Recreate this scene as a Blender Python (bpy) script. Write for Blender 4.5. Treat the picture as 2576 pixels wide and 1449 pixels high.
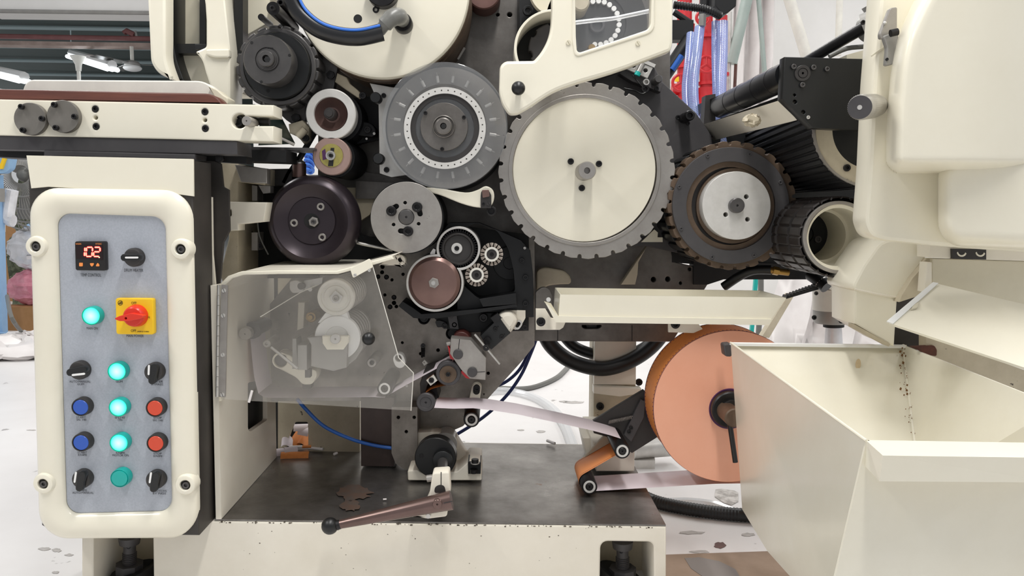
import bpy, math, random
from mathutils import Vector, Matrix
for o in list(bpy.data.objects): bpy.data.objects.remove(o, do_unlink=True)
SC = bpy.context.scene
COL = SC.collection
random.seed(7)
PI = math.pi
# ------------------------------------------------------------------ camera
F, CX, CY = 2000.0, 1288.0, 724.5
CAMLOC = Vector((0, 0, 0.87))
dY = Vector(((1250-CX)/F, (CY-525)/F, -1)).normalized()
x_ = Vector((1, -0.015, 0)); dX = (x_ - dY*x_.dot(dY)).normalized()
dZ = dX.cross(dY) if dX.cross(dY).y > 0 else dY.cross(dX)
RCW = Matrix((dX, dY, dZ))            # camera vector -> world vector
cam = bpy.data.cameras.new('camera'); cam.sensor_width = 36; cam.lens = F/2576*36
cam.clip_start = 0.05; cam.clip_end = 200
CAM = bpy.data.objects.new('camera', cam); COL.objects.link(CAM)
CAM.matrix_world = Matrix.Translation(CAMLOC) @ RCW.to_4x4()
SC.camera = CAM
# ------------------------------------------------------------------ world, lights, exposure
w = bpy.data.worlds.new('hall_light'); SC.world = w; w.use_nodes = True
w.node_tree.nodes['Background'].inputs[0].default_value = (0.95, 0.97, 1.0, 1)
w.node_tree.nodes['Background'].inputs[1].default_value = 0.50
def area(name, loc, sx, sy, power, rot=(0, 0, 0), col=(1, 0.98, 0.95)):
    l = bpy.data.lights.new(name, 'AREA'); l.shape = 'RECTANGLE'; l.size = sx; l.size_y = sy
    l.energy = power; l.color = col
    o = bpy.data.objects.new(name, l); COL.objects.link(o); o.location = loc; o.rotation_euler = rot
    return o
area('tube_light', (0.25, 0.75, 3.3), 0.22, 2.4, 78)
area('tube_light', (-2.4, 0.6, 3.4), 0.22, 2.4, 62)
area('tube_light', (2.9, 0.6, 3.4), 0.22, 2.4, 34)
area('tube_light', (0.2, 4.8, 3.6), 0.3, 2.4, 60)
area('tube_light', (3.2, 4.4, 3.6), 0.3, 2.4, 50)
area('tube_light', (-3.2, 5.0, 3.6), 0.3, 2.4, 50)
SC.view_settings.view_transform = 'Standard'
SC.view_settings.look = 'None'
SC.view_settings.gamma = 1
SC.view_settings.exposure = 0.0
SC.view_settings.use_curve_mapping = False

# ------------------------------------------------------------------ helpers
def ray(px, py): return RCW @ Vector(((px-CX)/F, (CY-py)/F, -1))
def P(px, py, Y):
    d = ray(px, py); return CAMLOC + d*(Y/d.y)
def PX(px, py, X):
    d = ray(px, py); return CAMLOC + d*(X/d.x)
def PZ(px, py, Z=0.0):
    d = ray(px, py); return CAMLOC + d*((Z-CAMLOC.z)/d.z)
def S(px, py, Y): return (P(px+1, py, Y)-P(px, py, Y)).length
def srgb(c):
    if isinstance(c, str):
        c = [int(c[i:i+2], 16)/255 for i in (0, 2, 4)]
    return tuple((x/12.92 if x <= .04045 else ((x+.055)/1.055)**2.4) for x in c) + (1,)
WL = {}
class M:
    def __init__(s): s.v = []; s.f = []
    def add(s, v, f):
        n = len(s.v); s.v += [Vector(p) for p in v]; s.f += [tuple(i+n for i in q) for q in f]; return s
    def rings(s, rr, cap0=True, cap1=True, closed=True):
        n = len(rr[0]); v = [p for r in rr for p in r]; f = []
        for k in range(len(rr)-1):
            for i in range(n if closed else n-1):
                j = (i+1) % n
                f.append((k*n+i, k*n+j, (k+1)*n+j, (k+1)*n+i))
        if cap0: f.append(tuple(range(n-1, -1, -1)))
        if cap1: f.append(tuple(range((len(rr)-1)*n, len(rr)*n)))
        return s.add(v, f)
    def lathe(s, px, py, Y, prof, n=48, hexr=()):
        """prof: (radius px, depth m) around an axis running away from the viewer"""
        c = P(px, py, Y); k = S(px, py, Y); rr = []
        for r, d in prof:
            r = max(r, 0.01)*k
            rr.append([c+Vector((r*math.cos(2*PI*i/n), d, r*math.sin(2*PI*i/n))) for i in range(n)])
        return s.rings(rr)
    def prism3(s, loops, o, u, wv, d, bev=0.0):
        """planar loops (3-D) in the plane o,u,wv; extruded by d along -(u x wv)"""
        nrm = u.cross(wv)
        cu = bpy.data.curves.new('t', 'CURVE'); cu.dimensions = '2D'; cu.fill_mode = 'BOTH'
        for lp in loops:
            sp = cu.splines.new('POLY'); sp.points.add(len(lp)-1); sp.use_cyclic_u = True
            for i, p in enumerate(lp):
                q = p-o; sp.points[i].co = (q.dot(u), q.dot(wv), 0, 1)
        b = min(bev, d*0.49)
        cu.extrude = max(d/2-b, 1e-5); cu.bevel_depth = b; cu.bevel_resolution = 1 if b > 0 else 0
        cu.offset = -b
        ob_ = bpy.data.objects.new('t', cu); me = bpy.data.meshes.new_from_object(ob_)
        vs = [o+u*p.co.x+wv*p.co.y+nrm*(p.co.z-d/2) for p in me.vertices]
        fs = [tuple(p.vertices) for p in me.polygons]
        bpy.data.objects.remove(ob_); bpy.data.curves.remove(cu); bpy.data.meshes.remove(me)
        nn = sum(len(l) for l in loops); want = nn*(5 if b > 0 else 1)+2*(nn+2*(len(loops)-1)-2)
        if len(fs) < want-2 and b > 0: return s.prism3(loops, o, u, wv, d, b*.35 if b > .0004 else 0)
        return s.add(vs, fs)
    def prism(s, pts, Y, d, holes=(), bev=0.0):
        loops = [[P(x, y, Y) for x, y in pts]]
        for h in holes:
            if len(h) == 3 and not hasattr(h[0], '__len__'):
                loops.append([P(h[0]+h[2]*math.cos(2*PI*i/20), h[1]+h[2]*math.sin(2*PI*i/20), Y) for i in range(20)])
            else: loops.append([P(x, y, Y) for x, y in h])
        return s.prism3(loops, loops[0][0], Vector((1, 0, 0)), Vector((0, 0, 1)), d, bev)
    def rect(s, x0, y0, x1, y1, Y, d, bev=0.0):
        return s.prism([(x0, y0), (x1, y0), (x1, y1), (x0, y1)], Y, d, (), bev)
    def box(s, x0, x1, y0, y1, z0, z1):
        v = [(x, y, z) for x in (x0, x1) for y in (y0, y1) for z in (z0, z1)]
        return s.add(v, [(0, 1, 3, 2), (4, 6, 7, 5), (0, 4, 5, 1), (2, 3, 7, 6), (0, 2, 6, 4), (1, 5, 7, 3)])
    def hexa(s, a, b):
        """two quads of 4 points joined to a solid"""
        return s.rings([list(a), list(b)])
    def slab(s, pts, vec):
        pts = [Vector(p) for p in pts]; vec = Vector(vec)
        return s.rings([pts, [p+vec for p in pts]])
    def tube(s, pts, r, n=12, sub=0, caps=True):
        pts = [Vector(p) for p in pts]
        if sub: pts = cat(pts, sub)
        m = len(pts); rad = r if hasattr(r, '__len__') else [r]*m
        if len(rad) != m: rad = [rad[min(int(i*len(rad)/m), len(rad)-1)] for i in range(m)]
        t0 = (pts[1]-pts[0]).normalized()
        a = t0.orthogonal().normalized(); rr = []
        for i, p in enumerate(pts):
            t = (pts[min(i+1, m-1)]-pts[max(i-1, 0)]).normalized()
            a = (a-t*a.dot(t)).normalized(); b = t.cross(a)
            rr.append([p+(a*math.cos(2*PI*k/n)+b*math.sin(2*PI*k/n))*rad[i] for k in range(n)])
        return s.rings(rr, caps, caps)
    def tubep(s, pts, rpx, n=12, sub=0, caps=True):
        q = [P(*p) for p in pts]; k = S(*pts[len(pts)//2])
        return s.tube(q, rpx*k, n, sub, caps)
    def cone(s, a, b, r0, r1, n=20): return s.tube([a, b], [r0, r1], n)
    def sphere(s, c, r, nu=20, nv=12, sc=(1, 1, 1)):
        rr = []
        for j in range(nv+1):
            t = -PI/2+PI*j/nv; q = max(math.cos(t), 1e-3)
            rr.append([Vector(c)+Vector((r*q*math.cos(2*PI*i/nu)*sc[0], r*q*math.sin(2*PI*i/nu)*sc[1], r*math.sin(t)*sc[2])) for i in range(nu)])
        return s.rings(rr)
    def ball(s, px, py, Y, rpx): return s.sphere(P(px, py, Y), rpx*S(px, py, Y))
    def ribbon(s, pts, Y, wd, sub=0):
        q = [P(x, y, Y) for x, y in pts]
        if sub: q = cat(q, sub)
        off = Vector((0, wd, 0)); v = q+[p+off for p in q]; n = len(q)
        return s.add(v, [(i, i+1, n+i+1, n+i) for i in range(n-1)])
def cat(p, k, closed=False):
    out = []; n = len(p)
    for i in range(n if closed else n-1):
        if closed: a, b, c, d = p[i-1], p[i], p[(i+1) % n], p[(i+2) % n]
        else: a, b, c, d = p[max(i-1, 0)], p[i], p[i+1], p[min(i+2, n-1)]
        for j in range(k):
            t = j/k; t2 = t*t; t3 = t2*t
            out.append((b*2+(c-a)*t+(a*2-b*5+c*4-d)*t2+(b*3-a-c*3+d)*t3)*0.5)
    if not closed: out.append(p[-1])
    return out
def sm(pts, k=5): return [(v.x, v.y) for v in cat([Vector(p) for p in pts], k, True)]
def rp(pts, r, k=5):
    """round the corners of a px polygon; r a number or a list"""
    out = []; n = len(pts)
    for i in range(n):
        a, b, c = Vector(pts[i-1]), Vector(pts[i]), Vector(pts[(i+1) % n])
        q = r[i] if hasattr(r, '__len__') else r
        q = min(q, (a-b).length*.49, (c-b).length*.49)
        if q <= 0.01: out.append((b.x, b.y)); continue
        p0 = b+(a-b).normalized()*q; p1 = b+(c-b).normalized()*q
        d0, d1 = (a-b).normalized(), (c-b).normalized(); bi = d0+d1
        cs = max(-1, min(1, d0.dot(d1))); ha = math.acos(cs)/2
        if bi.length < 1e-3 or ha > 1.5:
            out += [(p0.x, p0.y), (p1.x, p1.y)]; continue
        ctr = b+bi.normalized()*(q/math.cos(ha)); r0, r1 = p0-ctr, p1-ctr; th = math.acos(max(-1, min(1, r0.normalized().dot(r1.normalized()))))
        for j in range(k+1):
            t = j/k; v = ctr+(r0*math.sin((1-t)*th)+r1*math.sin(t*th))/math.sin(th); out.append((v.x, v.y))
    return out
def circ(x, y, r, n=40, a0=0, a1=360):
    full = abs(a1-a0) >= 360; m = n if full else n+1
    return [(x+r*math.cos(math.radians(a0+(a1-a0)*i/n)), y+r*math.sin(math.radians(a0+(a1-a0)*i/n))) for i in range(m)]
def stad(x, y, ang, l0, l1, w_, k=8):
    """bar from -l0 to +l1 along ang (deg, px frame), half width w_"""
    c, s_ = math.cos(math.radians(ang)), math.sin(math.radians(ang)); pts = []
    for j in range(k+1):
        t = -PI/2+PI*j/k; pts.append((l1+w_*math.cos(t)*.999-w_, w_*math.sin(t)))
    for j in range(k+1):
        t = PI/2+PI*j/k; pts.append((-l0+w_*math.cos(t)+w_, w_*math.sin(t)))
    return [(x+a*c-b*s_, y+a*s_+b*c) for a, b in pts]
def notched(x, y, R, n, nr, dep, ph=0.0, tip=0.0, m=5):
    """disc outline with n round notches"""
    pts = []
    for i in range(n):
        a = 2*PI*(i+ph)/n; hw = nr/R
        for j in range(7):
            t = PI*j/6; rr = R-dep*math.sin(t)**.6
            aa = a-hw*math.cos(t); pts.append((x+rr*math.cos(aa), y+rr*math.sin(aa)))
        b0 = a+hw; b1 = a+2*PI/n-hw
        for j in range(1, m):
            t = j/m; rr = R+tip*(1-abs(2*t-1)); aa = b0+(b1-b0)*t
            pts.append((x+rr*math.cos(aa), y+rr*math.sin(aa)))
    return pts
def cog(x, y, R, n, h, ph=0):
    pts = []
    for i in range(n):
        for t, rr in ((0, R-h), (.25, R-h*.9), (.38, R), (.68, R), (.8, R-h*.9)):
            a = 2*PI*(i+t+ph)/n; pts.append((x+rr*math.cos(a), y+rr*math.sin(a)))
    return pts
def ob(name, m, mt, parent=None, label=None, sharp=35):
    me = bpy.data.meshes.new(name)
    lo = Vector([min(p[i] for p in m.v) for i in range(3)]); hi = Vector([max(p[i] for p in m.v) for i in range(3)])
    o_ = (lo+hi)/2
    me.from_pydata([p-o_ for p in m.v], [], m.f)
    import bmesh
    bm = bmesh.new(); bm.from_mesh(me); bmesh.ops.recalc_face_normals(bm, faces=bm.faces)
    bm.to_mesh(me); bm.free()
    me.polygons.foreach_set('use_smooth', [True]*len(me.polygons)); me.set_sharp_from_angle(angle=math.radians(sharp))
    me.materials.append(mt); me.update()
    return put(name, me, o_, parent, label)
def put(name, me, loc, parent=None, label=None):
    o = bpy.data.objects.new(name, me); COL.objects.link(o)
    WL[o.name] = Vector(loc)
    if parent is not None:
        o.parent = parent; o.location = Vector(loc)-WL[parent.name]
    else: o.location = loc
    if label: o['label'] = label
    return o
def tag(o, label, cat_, group=None, kind=None):
    o['label'] = label; o['category'] = cat_
    if group: o['group'] = group
    if kind: o['kind'] = kind
    return o
def thing(name, label, cat_, loc, group=None):
    o = bpy.data.objects.new(name, None); COL.objects.link(o)
    loc = P(*loc) if len(loc) == 3 and abs(loc[0]) > 12 else Vector(loc)
    o.location = loc; o.empty_display_size = .05; WL[o.name] = loc
    return tag(o, label, cat_, group)
def struct(name, m, mt, label=None):
    o = ob(name, m, mt); o['kind'] = 'structure'; o['label'] = label or name.replace('_', ' ')
    return o
CACHE = {}
def bolt(px, py, Y, r, parent, mt=None, name='bolt', hgt=.6, n=18):
    mt = mt or MT['black_steel']; k = round(r*S(px, py, Y), 5); key = (k, mt.name, hgt, n)
    if key not in CACHE:
        m = M(); rr = []
        for a, d in ((1, hgt), (1, .12), (.9, 0), (.56, 0), (.5, .05), (.5, .55), (.01, .56)):
            nn = n; rr.append([Vector((k*a*math.cos(2*PI*i/nn), k*d, k*a*math.sin(2*PI*i/nn))) for i in range(nn)])
        m.rings(rr, True, True)
        me = bpy.data.meshes.new('bolt'); me.from_pydata(m.v, [], m.f)
        import bmesh
        bm = bmesh.new(); bm.from_mesh(me); bmesh.ops.recalc_face_normals(bm, faces=bm.faces); bm.to_mesh(me); bm.free()
        me.polygons.foreach_set('use_smooth', [True]*len(me.polygons)); me.set_sharp_from_angle(angle=.6)
        me.materials.append(mt); CACHE[key] = me
    return put(name, CACHE[key], P(px, py, Y), parent)
def hexnut(px, py, Y, r, parent, mt=None, name='hex_bolt', hgt=.7):
    mt = mt or MT['black_steel']
    m = M().prism([(px+r*math.cos(PI/3*i+.3), py+r*math.sin(PI/3*i+.3)) for i in range(6)], Y, r*hgt*S(px, py, Y), (), r*.12*S(px, py, Y))
    m.lathe(px, py, Y-.001, [(r*.62, .004), (r*.6, 0), (.01, -.0005)], 16)
    return ob(name, m, mt, parent)
def slotscrew(px, py, Y, r, parent, mt, ang=40, name='screw'):
    c, s_ = math.cos(math.radians(ang)), math.sin(math.radians(ang)); w_ = r*.14
    m = M()
    for sg in (1, -1):
        a0 = ang+(8 if sg > 0 else 188); pts = circ(px, py, r, 10, a0, a0+164)
        m.prism(pts, Y, r*.5*S(px, py, Y))
    m.lathe(px, py, Y+.0015*1, [(r, .003), (r, 0), (.01, 0)], 16)
    return ob(name, m, mt, parent)
def text(st, px, py, Y, wpx, hpx, mt, parent, name='lettering', ext=.0004, bold=0.0):
    cu = bpy.data.curves.new('t', 'FONT'); cu.body = st; cu.align_x = 'CENTER'; cu.extrude = 0; cu.offset = bold; cu.resolution_u = 3
    o_ = bpy.data.objects.new('t', cu); me = bpy.data.meshes.new_from_object(o_)
    vs = [v.co.copy() for v in me.vertices]; fs = [tuple(p.vertices) for p in me.polygons]
    bpy.data.objects.remove(o_); bpy.data.curves.remove(cu); bpy.data.meshes.remove(me)
    x0 = min(v.x for v in vs); x1 = max(v.x for v in vs); y0 = min(v.y for v in vs); y1 = max(v.y for v in vs)
    k = S(px, py, Y); c = P(px, py, Y)
    m = M().add([c+Vector(((v.x-(x0+x1)/2)/(x1-x0)*wpx*k, -ext, (v.y-(y0+y1)/2)/(y1-y0)*hpx*k)) for v in vs], fs)
    return ob(name, m, mt, parent)
def coax(px, py, Y0, Y1):
    """pixel of the point that sits on the same machine-depth axis at Y1"""
    q = Y0/Y1; return 1250+(px-1250)*q, 525+(py-525)*q
def pillow(pts, Y, d, inset, n=7, sag=0.0):
    """rounded cushion front: px outline, rounded inwards by inset px over depth d"""
    v = [Vector(p) for p in pts]; N = len(v); nr = []
    ar = sum(v[i-1].x*v[i].y-v[i].x*v[i-1].y for i in range(N)); sg = 1 if ar > 0 else -1
    for i in range(N):
        t = (v[(i+1) % N]-v[i-1]).normalized(); nr.append(Vector((-t.y, t.x))*sg)
    rr = [[P(p.x, p.y, Y+d*1.6) for p in v]]
    for j in range(n+1):
        q = PI/2*j/n; rr.append([P(p.x+m_.x*inset*(1-math.cos(q)), p.y+m_.y*inset*(1-math.cos(q)), Y+d*(1-math.sin(q))) for p, m_ in zip(v, nr)])
    rr.append([P(p.x+m_.x*(inset+5), p.y+m_.y*(inset+5), Y) for p, m_ in zip(v, nr)])
    return M().rings(rr)
# ------------------------------------------------------------------ materials
MT = {}
def mat(name, c1, c2=None, rough=.5, metal=0.0, scale=8, lo=.35, hi=.65, bump=0.0, bscale=60, spots=None, sp=.72, spscale=40, rvar=0.0, coat=0.0, stretch=None):
    m = bpy.data.materials.new(name); m.use_nodes = True; nt = m.node_tree; N = nt.nodes; L = nt.links
    b = N['Principled BSDF']; b.inputs['Roughness'].default_value = rough; b.inputs['Metallic'].default_value = metal
    if coat: b.inputs['Coat Weight'].default_value = coat; b.inputs['Coat Roughness'].default_value = .15
    b.inputs['Base Color'].default_value = srgb(c1)
    tc = N.new('ShaderNodeTexCoord'); vec = tc.outputs['Object']
    if stretch:
        mp = N.new('ShaderNodeMapping'); mp.inputs['Scale'].default_value = stretch; L.new(vec, mp.inputs['Vector']); vec = mp.outputs['Vector']
    last = None
    if c2:
        n = N.new('ShaderNodeTexNoise'); n.inputs['Scale'].default_value = scale; n.inputs['Detail'].default_value = 6; n.inputs['Roughness'].default_value = .65
        L.new(vec, n.inputs['Vector'])
        r = N.new('ShaderNodeValToRGB'); r.color_ramp.elements[0].position = lo; r.color_ramp.elements[1].position = hi
        r.color_ramp.elements[0].color = srgb(c2); r.color_ramp.elements[1].color = srgb(c1)
        L.new(n.outputs['Fac'], r.inputs['Fac']); last = r.outputs['Color']
        if rvar:
            mr = N.new('ShaderNodeMapRange'); mr.inputs['To Min'].default_value = rough+rvar; mr.inputs['To Max'].default_value = rough-rvar
            L.new(n.outputs['Fac'], mr.inputs['Value']); L.new(mr.outputs['Result'], b.inputs['Roughness'])
    if spots:
        n2 = N.new('ShaderNodeTexNoise'); n2.inputs['Scale'].default_value = spscale; n2.inputs['Detail'].default_value = 4; n2.inputs['Roughness'].default_value = .7
        L.new(tc.outputs['Object'], n2.inputs['Vector'])
        r2 = N.new('ShaderNodeValToRGB'); r2.color_ramp.elements[0].position = sp; r2.color_ramp.elements[1].position = sp+.04
        r2.color_ramp.elements[0].color = (0, 0, 0, 1); r2.color_ramp.elements[1].color = (1, 1, 1, 1)
        L.new(n2.outputs['Fac'], r2.inputs['Fac'])
        mx = N.new('ShaderNodeMix'); mx.data_type = 'RGBA'; mx.inputs[6].default_value = srgb(c1); mx.inputs[7].default_value = srgb(spots)
        L.new(r2.outputs['Color'], mx.inputs[0])
        if last: L.new(last, mx.inputs[6])
        last = mx.outputs[2]
    if last: L.new(last, b.inputs['Base Color'])
    if bump:
        n3 = N.new('ShaderNodeTexNoise'); n3.inputs['Scale'].default_value = bscale; n3.inputs['Detail'].default_value = 3
        L.new(vec, n3.inputs['Vector'])
        bp = N.new('ShaderNodeBump'); bp.inputs['Strength'].default_value = bump; bp.inputs['Distance'].default_value = .002
        L.new(n3.outputs['Fac'], bp.inputs['Height']); L.new(bp.outputs['Normal'], b.inputs['Normal'])
    MT[name] = m; return m
def emis(name, c, st):
    m = bpy.data.materials.new(name); m.use_nodes = True; b = m.node_tree.nodes['Principled BSDF']
    b.inputs['Base Color'].default_value = srgb(c); b.inputs['Emission Color'].default_value = srgb(c); b.inputs['Emission Strength'].default_value = st
    MT[name] = m; return m
def clear(name, c, tr=.7, gloss=.08, rough=.05, noise=0.0, nscale=20, wave=False):
    """hazy see-through sheet: transparent + a little diffuse haze + sheen"""
    m = bpy.data.materials.new(name); m.use_nodes = True; nt = m.node_tree; N = nt.nodes; L = nt.links; N.clear()
    out = N.new('ShaderNodeOutputMaterial'); t = N.new('ShaderNodeBsdfTransparent'); t.inputs[0].default_value = (1, 1, 1, 1)
    d = N.new('ShaderNodeBsdfDiffuse'); d.inputs[0].default_value = srgb(c)
    g = N.new('ShaderNodeBsdfGlossy'); g.inputs['Roughness'].default_value = rough
    a = N.new('ShaderNodeMixShader'); a.inputs[0].default_value = 1-tr; L.new(t.outputs[0], a.inputs[1]); L.new(d.outputs[0], a.inputs[2])
    b = N.new('ShaderNodeMixShader'); b.inputs[0].default_value = gloss; L.new(a.outputs[0], b.inputs[1]); L.new(g.outputs[0], b.inputs[2])
    if noise:
        tc = N.new('ShaderNodeTexCoord'); n = N.new('ShaderNodeTexWave' if wave else 'ShaderNodeTexNoise'); n.inputs['Scale'].default_value = nscale; n.inputs['Detail'].default_value = 0 if wave else 5
        if wave: n.bands_direction = 'DIAGONAL'
        L.new(tc.outputs['Object'], n.inputs['Vector'])
        mr = N.new('ShaderNodeMapRange'); mr.inputs['From Min'].default_value = .3; mr.inputs['From Max'].default_value = .7
        mr.inputs['To Min'].default_value = 1-tr-noise; mr.inputs['To Max'].default_value = 1-tr+noise
        L.new(n.outputs['Fac'], mr.inputs['Value']); L.new(mr.outputs['Result'], a.inputs[0])
    L.new(b.outputs[0], out.inputs[0]); MT[name] = m; return m
mat('cream', 'EBE6D5', 'E5DFCC', .32, 0, 3.5, .3, .7, 0, coat=.3)
mat('cream_worn', 'EAE4D6', 'DFD8C8', .45, 0, 5, .3, .7, .05, 40, '8A7A60', .73, 26)
mat('cream_dirty', 'C9BFA8', 'A79C86', .55, 0, 7, .3, .7, .1, 50, '4A4036', .66, 30)
mat('cream_dim', 'D8D2BE', 'CBC4AE', .5, 0, 5, .3, .7, 0, 40)
mat('hopper_cream', 'E9E5D6', 'DFD9C6', .28, 0, 3, .3, .7, 0, 60, '8B7A52', .78, 9, coat=.3)
mat('rail_white', 'E3E0D6', 'D3D0C8', .4, 0, 8)
mat('panel_grey', 'AEB3BC', 'A6ABB4', .5, 0, 300, .4, .6)
mat('black_paint', '101112', '151617', .38, 0, 10)
mat('black_flat', '0C0C0E', None, .6)
mat('casting_brown', '2B2421', '1E1917', .45, .2, 14)
mat('lever_brown', '6E5955', '625049', .25, .6, 10)
mat('casting_black', '0B0C0E', '131417', .5, .2, 14, .3, .7, .15, 60)
mat('dark_side', '2B2825', '3A3531', .5, 0, 6, spots='6B6257', sp=.74, spscale=18)
mat('slate', '4C4A4B', '424042', .5, .2, 8)
mat('black_steel', '2C2B2C', '201F20', .38, .6, 20)
mat('flange_steel', '827E78', '6E6A63', .42, .45, 10)
mat('idler_brown', 'A88E86', '9E847C', .4, .35, 10)
mat('cam_steel', '5A5857', '4B4949', .36, .45, 18, .3, .7, .04, 90)
mat('dark_steel', '7A7672', '57534F', .42, .55, 9, .3, .7, .08, 120, '2A2622', .7, 60, rvar=.12)
mat('plate_steel', '9A948D', '716B64', .42, .6, 11, .3, .72, .05, 160, '35302B', .69, 45, rvar=.12)
mat('grey_steel', 'AAA6A1', '938E89', .38, .6, 14, .3, .7, .03, 120, '6B655F', .7, 30, rvar=.1)
mat('bright_steel', 'C9C7C3', 'B2AFAA', .3, .75, 20)
mat('alu', 'D2D0CC', 'BDBAB5', .38, .5, 12)
mat('disc_alu', 'DAD8D4', 'CFCDC8', .42, .35, 30, stretch=(1, 1, 1))
mat('brown_anod', '80665F', '735A55', .30, .6, 10)
mat('wheel_dark', '3B3338', '322B30', .3, .55, 5)
mat('bronze', '6E5C4C', '544538', .5, .4, 16, .3, .7, .05)
mat('brass', 'B08D4C', '8E6E38', .35, .8, 20)
mat('yellow_disc', 'A39A55', '8C8245', .5, .1, 20)
mat('bed_iron', '96938F', '5E5A56', .31, .8, 5, .32, .68, .06, 60, '70503A', .70, 6, rvar=.14)
mat('rubber', '0E0E10', '0A0A0B', .42)
mat('rubber_shine', '1B1C1F', '121214', .3)
mat('blue_stripe', '2F6FD0', None, .5)
mat('blue_tube', '2E6AC4', '2459A8', .35)
mat('blue_dark_tube', '1B2E6B', None, .35)
mat('orange_paper', 'E48E48', 'DC863F', .6, 0, 90)
mat('block_brown', '4A3D39', '3A302D', .4, .3, 8)
mat('salmon', 'EFB093', 'EAA789', .65, 0, 4, stretch=(1, 1, 1))
mat('white_paper', 'DDD2D6', None, .6)
mat('white_plain', 'EDEDEB', None, .5)
mat('plum', '4A2350', None, .4)
mat('wood', '6B3F33', '55302A', .4, 0, 9, .3, .7, .1, 60, stretch=(.6, 8, 8))
mat('red_paint', 'C8272E', 'B01E26', .4, 0, 6)
mat('red_knob', 'D8331F', None, .3)
mat('blue_button', '2C57B4', None, .35)
mat('red_button', 'D2492F', None, .35)
mat('teal_button', '16A89F', None, .3)
mat('yellow_plate', 'F0C419', None, .4)
mat('ink', '45474C', None, .7)
mat('ink_black', '151515', None, .7)
mat('orange_key', 'F2924A', None, .5)
mat('screen', '1B0708', None, .25)
mat('bezel', '1C1A1A', '161414', .4)
mat('charcoal', '33302F', '2A2827', .5)
mat('bristle', 'B9B0A6', '82776E', .8, 0, 90)
mat('bristle_dark', '2B2622', None, .8)
mat('light_blue', '8FB3D6', '84A8CC', .5)
mat('teal_pole', 'A2AFA9', '95A39D', .4, 0, 5)
mat('pipe_red', '7B4A48', '6A3C3B', .5, 0, 4)
mat('pipe_beige', 'B09C92', '8F7B72', .6, 0, 3)
mat('roof_dark', '66706D', '5A6664', .7, 0, .4)
mat('purlin', 'B5C6C8', None, .5)
mat('cardboard', 'A97F55', '9B7349', .8, 0, 8)
mat('card_flat', '9C8878', '85725F', .85, 0, 5, .3, .7, 0, 60, '6F6254', .63, 4)
mat('camo', '5A604C', '3A3F30', .9, 0, 26, .45, .55, 0, 60, '8C8A72', .56, 20)
mat('skin', '9A6A4E', None, .55)
mat('plastic_white', 'E4E0DE', 'D2CCCA', .35, 0, 4, .3, .7, .2, 8)
mat('plastic_pink', 'DC9AA6', 'C77586', .35, 0, 14, .35, .65)
mat('wall_white', 'EBE9E6', 'E2E0DC', .8, 0, 1.2)
mat('glass_grey', '6A6A66', None, .35)
mat('grey_metal_paint', '9A9894', '8F8D89', .4, .3, 8)
mat('rust', '6B4A43', '553833', .6, 0, 10)
mat('tobacco', '5A2E1C', '3E1E12', .7, 0, 40)
mat('cigpaper', 'E6E1DF', None, .7)
emis('lamp_green', '22EDB8', .95)
_m = emis('lamp_glow', '22EDB8', 1.3); _n = _m.node_tree; _b = _n.nodes['Principled BSDF']
_t = _n.nodes.new('ShaderNodeTexCoord'); _l = _n.nodes.new('ShaderNodeVectorMath'); _l.operation = 'LENGTH'; _n.links.new(_t.outputs['Object'], _l.inputs[0])
_q = _n.nodes.new('ShaderNodeMapRange'); _q.inputs['From Min'].default_value = .002; _q.inputs['From Max'].default_value = .0165; _n.links.new(_l.outputs['Value'], _q.inputs['Value'])
_r = _n.nodes.new('ShaderNodeValToRGB'); _r.color_ramp.elements[0].color = srgb('CFFFF2'); _r.color_ramp.elements[1].color = srgb('14D99E'); _n.links.new(_q.outputs['Result'], _r.inputs['Fac']); _n.links.new(_r.outputs['Color'], _b.inputs['Emission Color'])
emis('led_red', 'FF2A2E', 1.6)
emis('led_core', 'FFC49C', 1.2)
emis('tube_glow', 'F6FBFF', 4.0)
clear('acrylic_haze', 'C9C3B8', .90, .035, .12, .03, 6)
clear('acrylic_disc', '8E9092', .80, .05, .08, .05, 8)
clear('window_clear', 'B8BDC4', .94, .05, .03, .02, 10)
clear('bag_clear', 'E8E8EC', .30, .16, .18, .25, 9)
clear('hose_clear', 'A3B4EA', .30, .12, .15, .14, 75, True)
clear('hose_plain', 'E6E8EA', .55, .15, .15)
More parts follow.
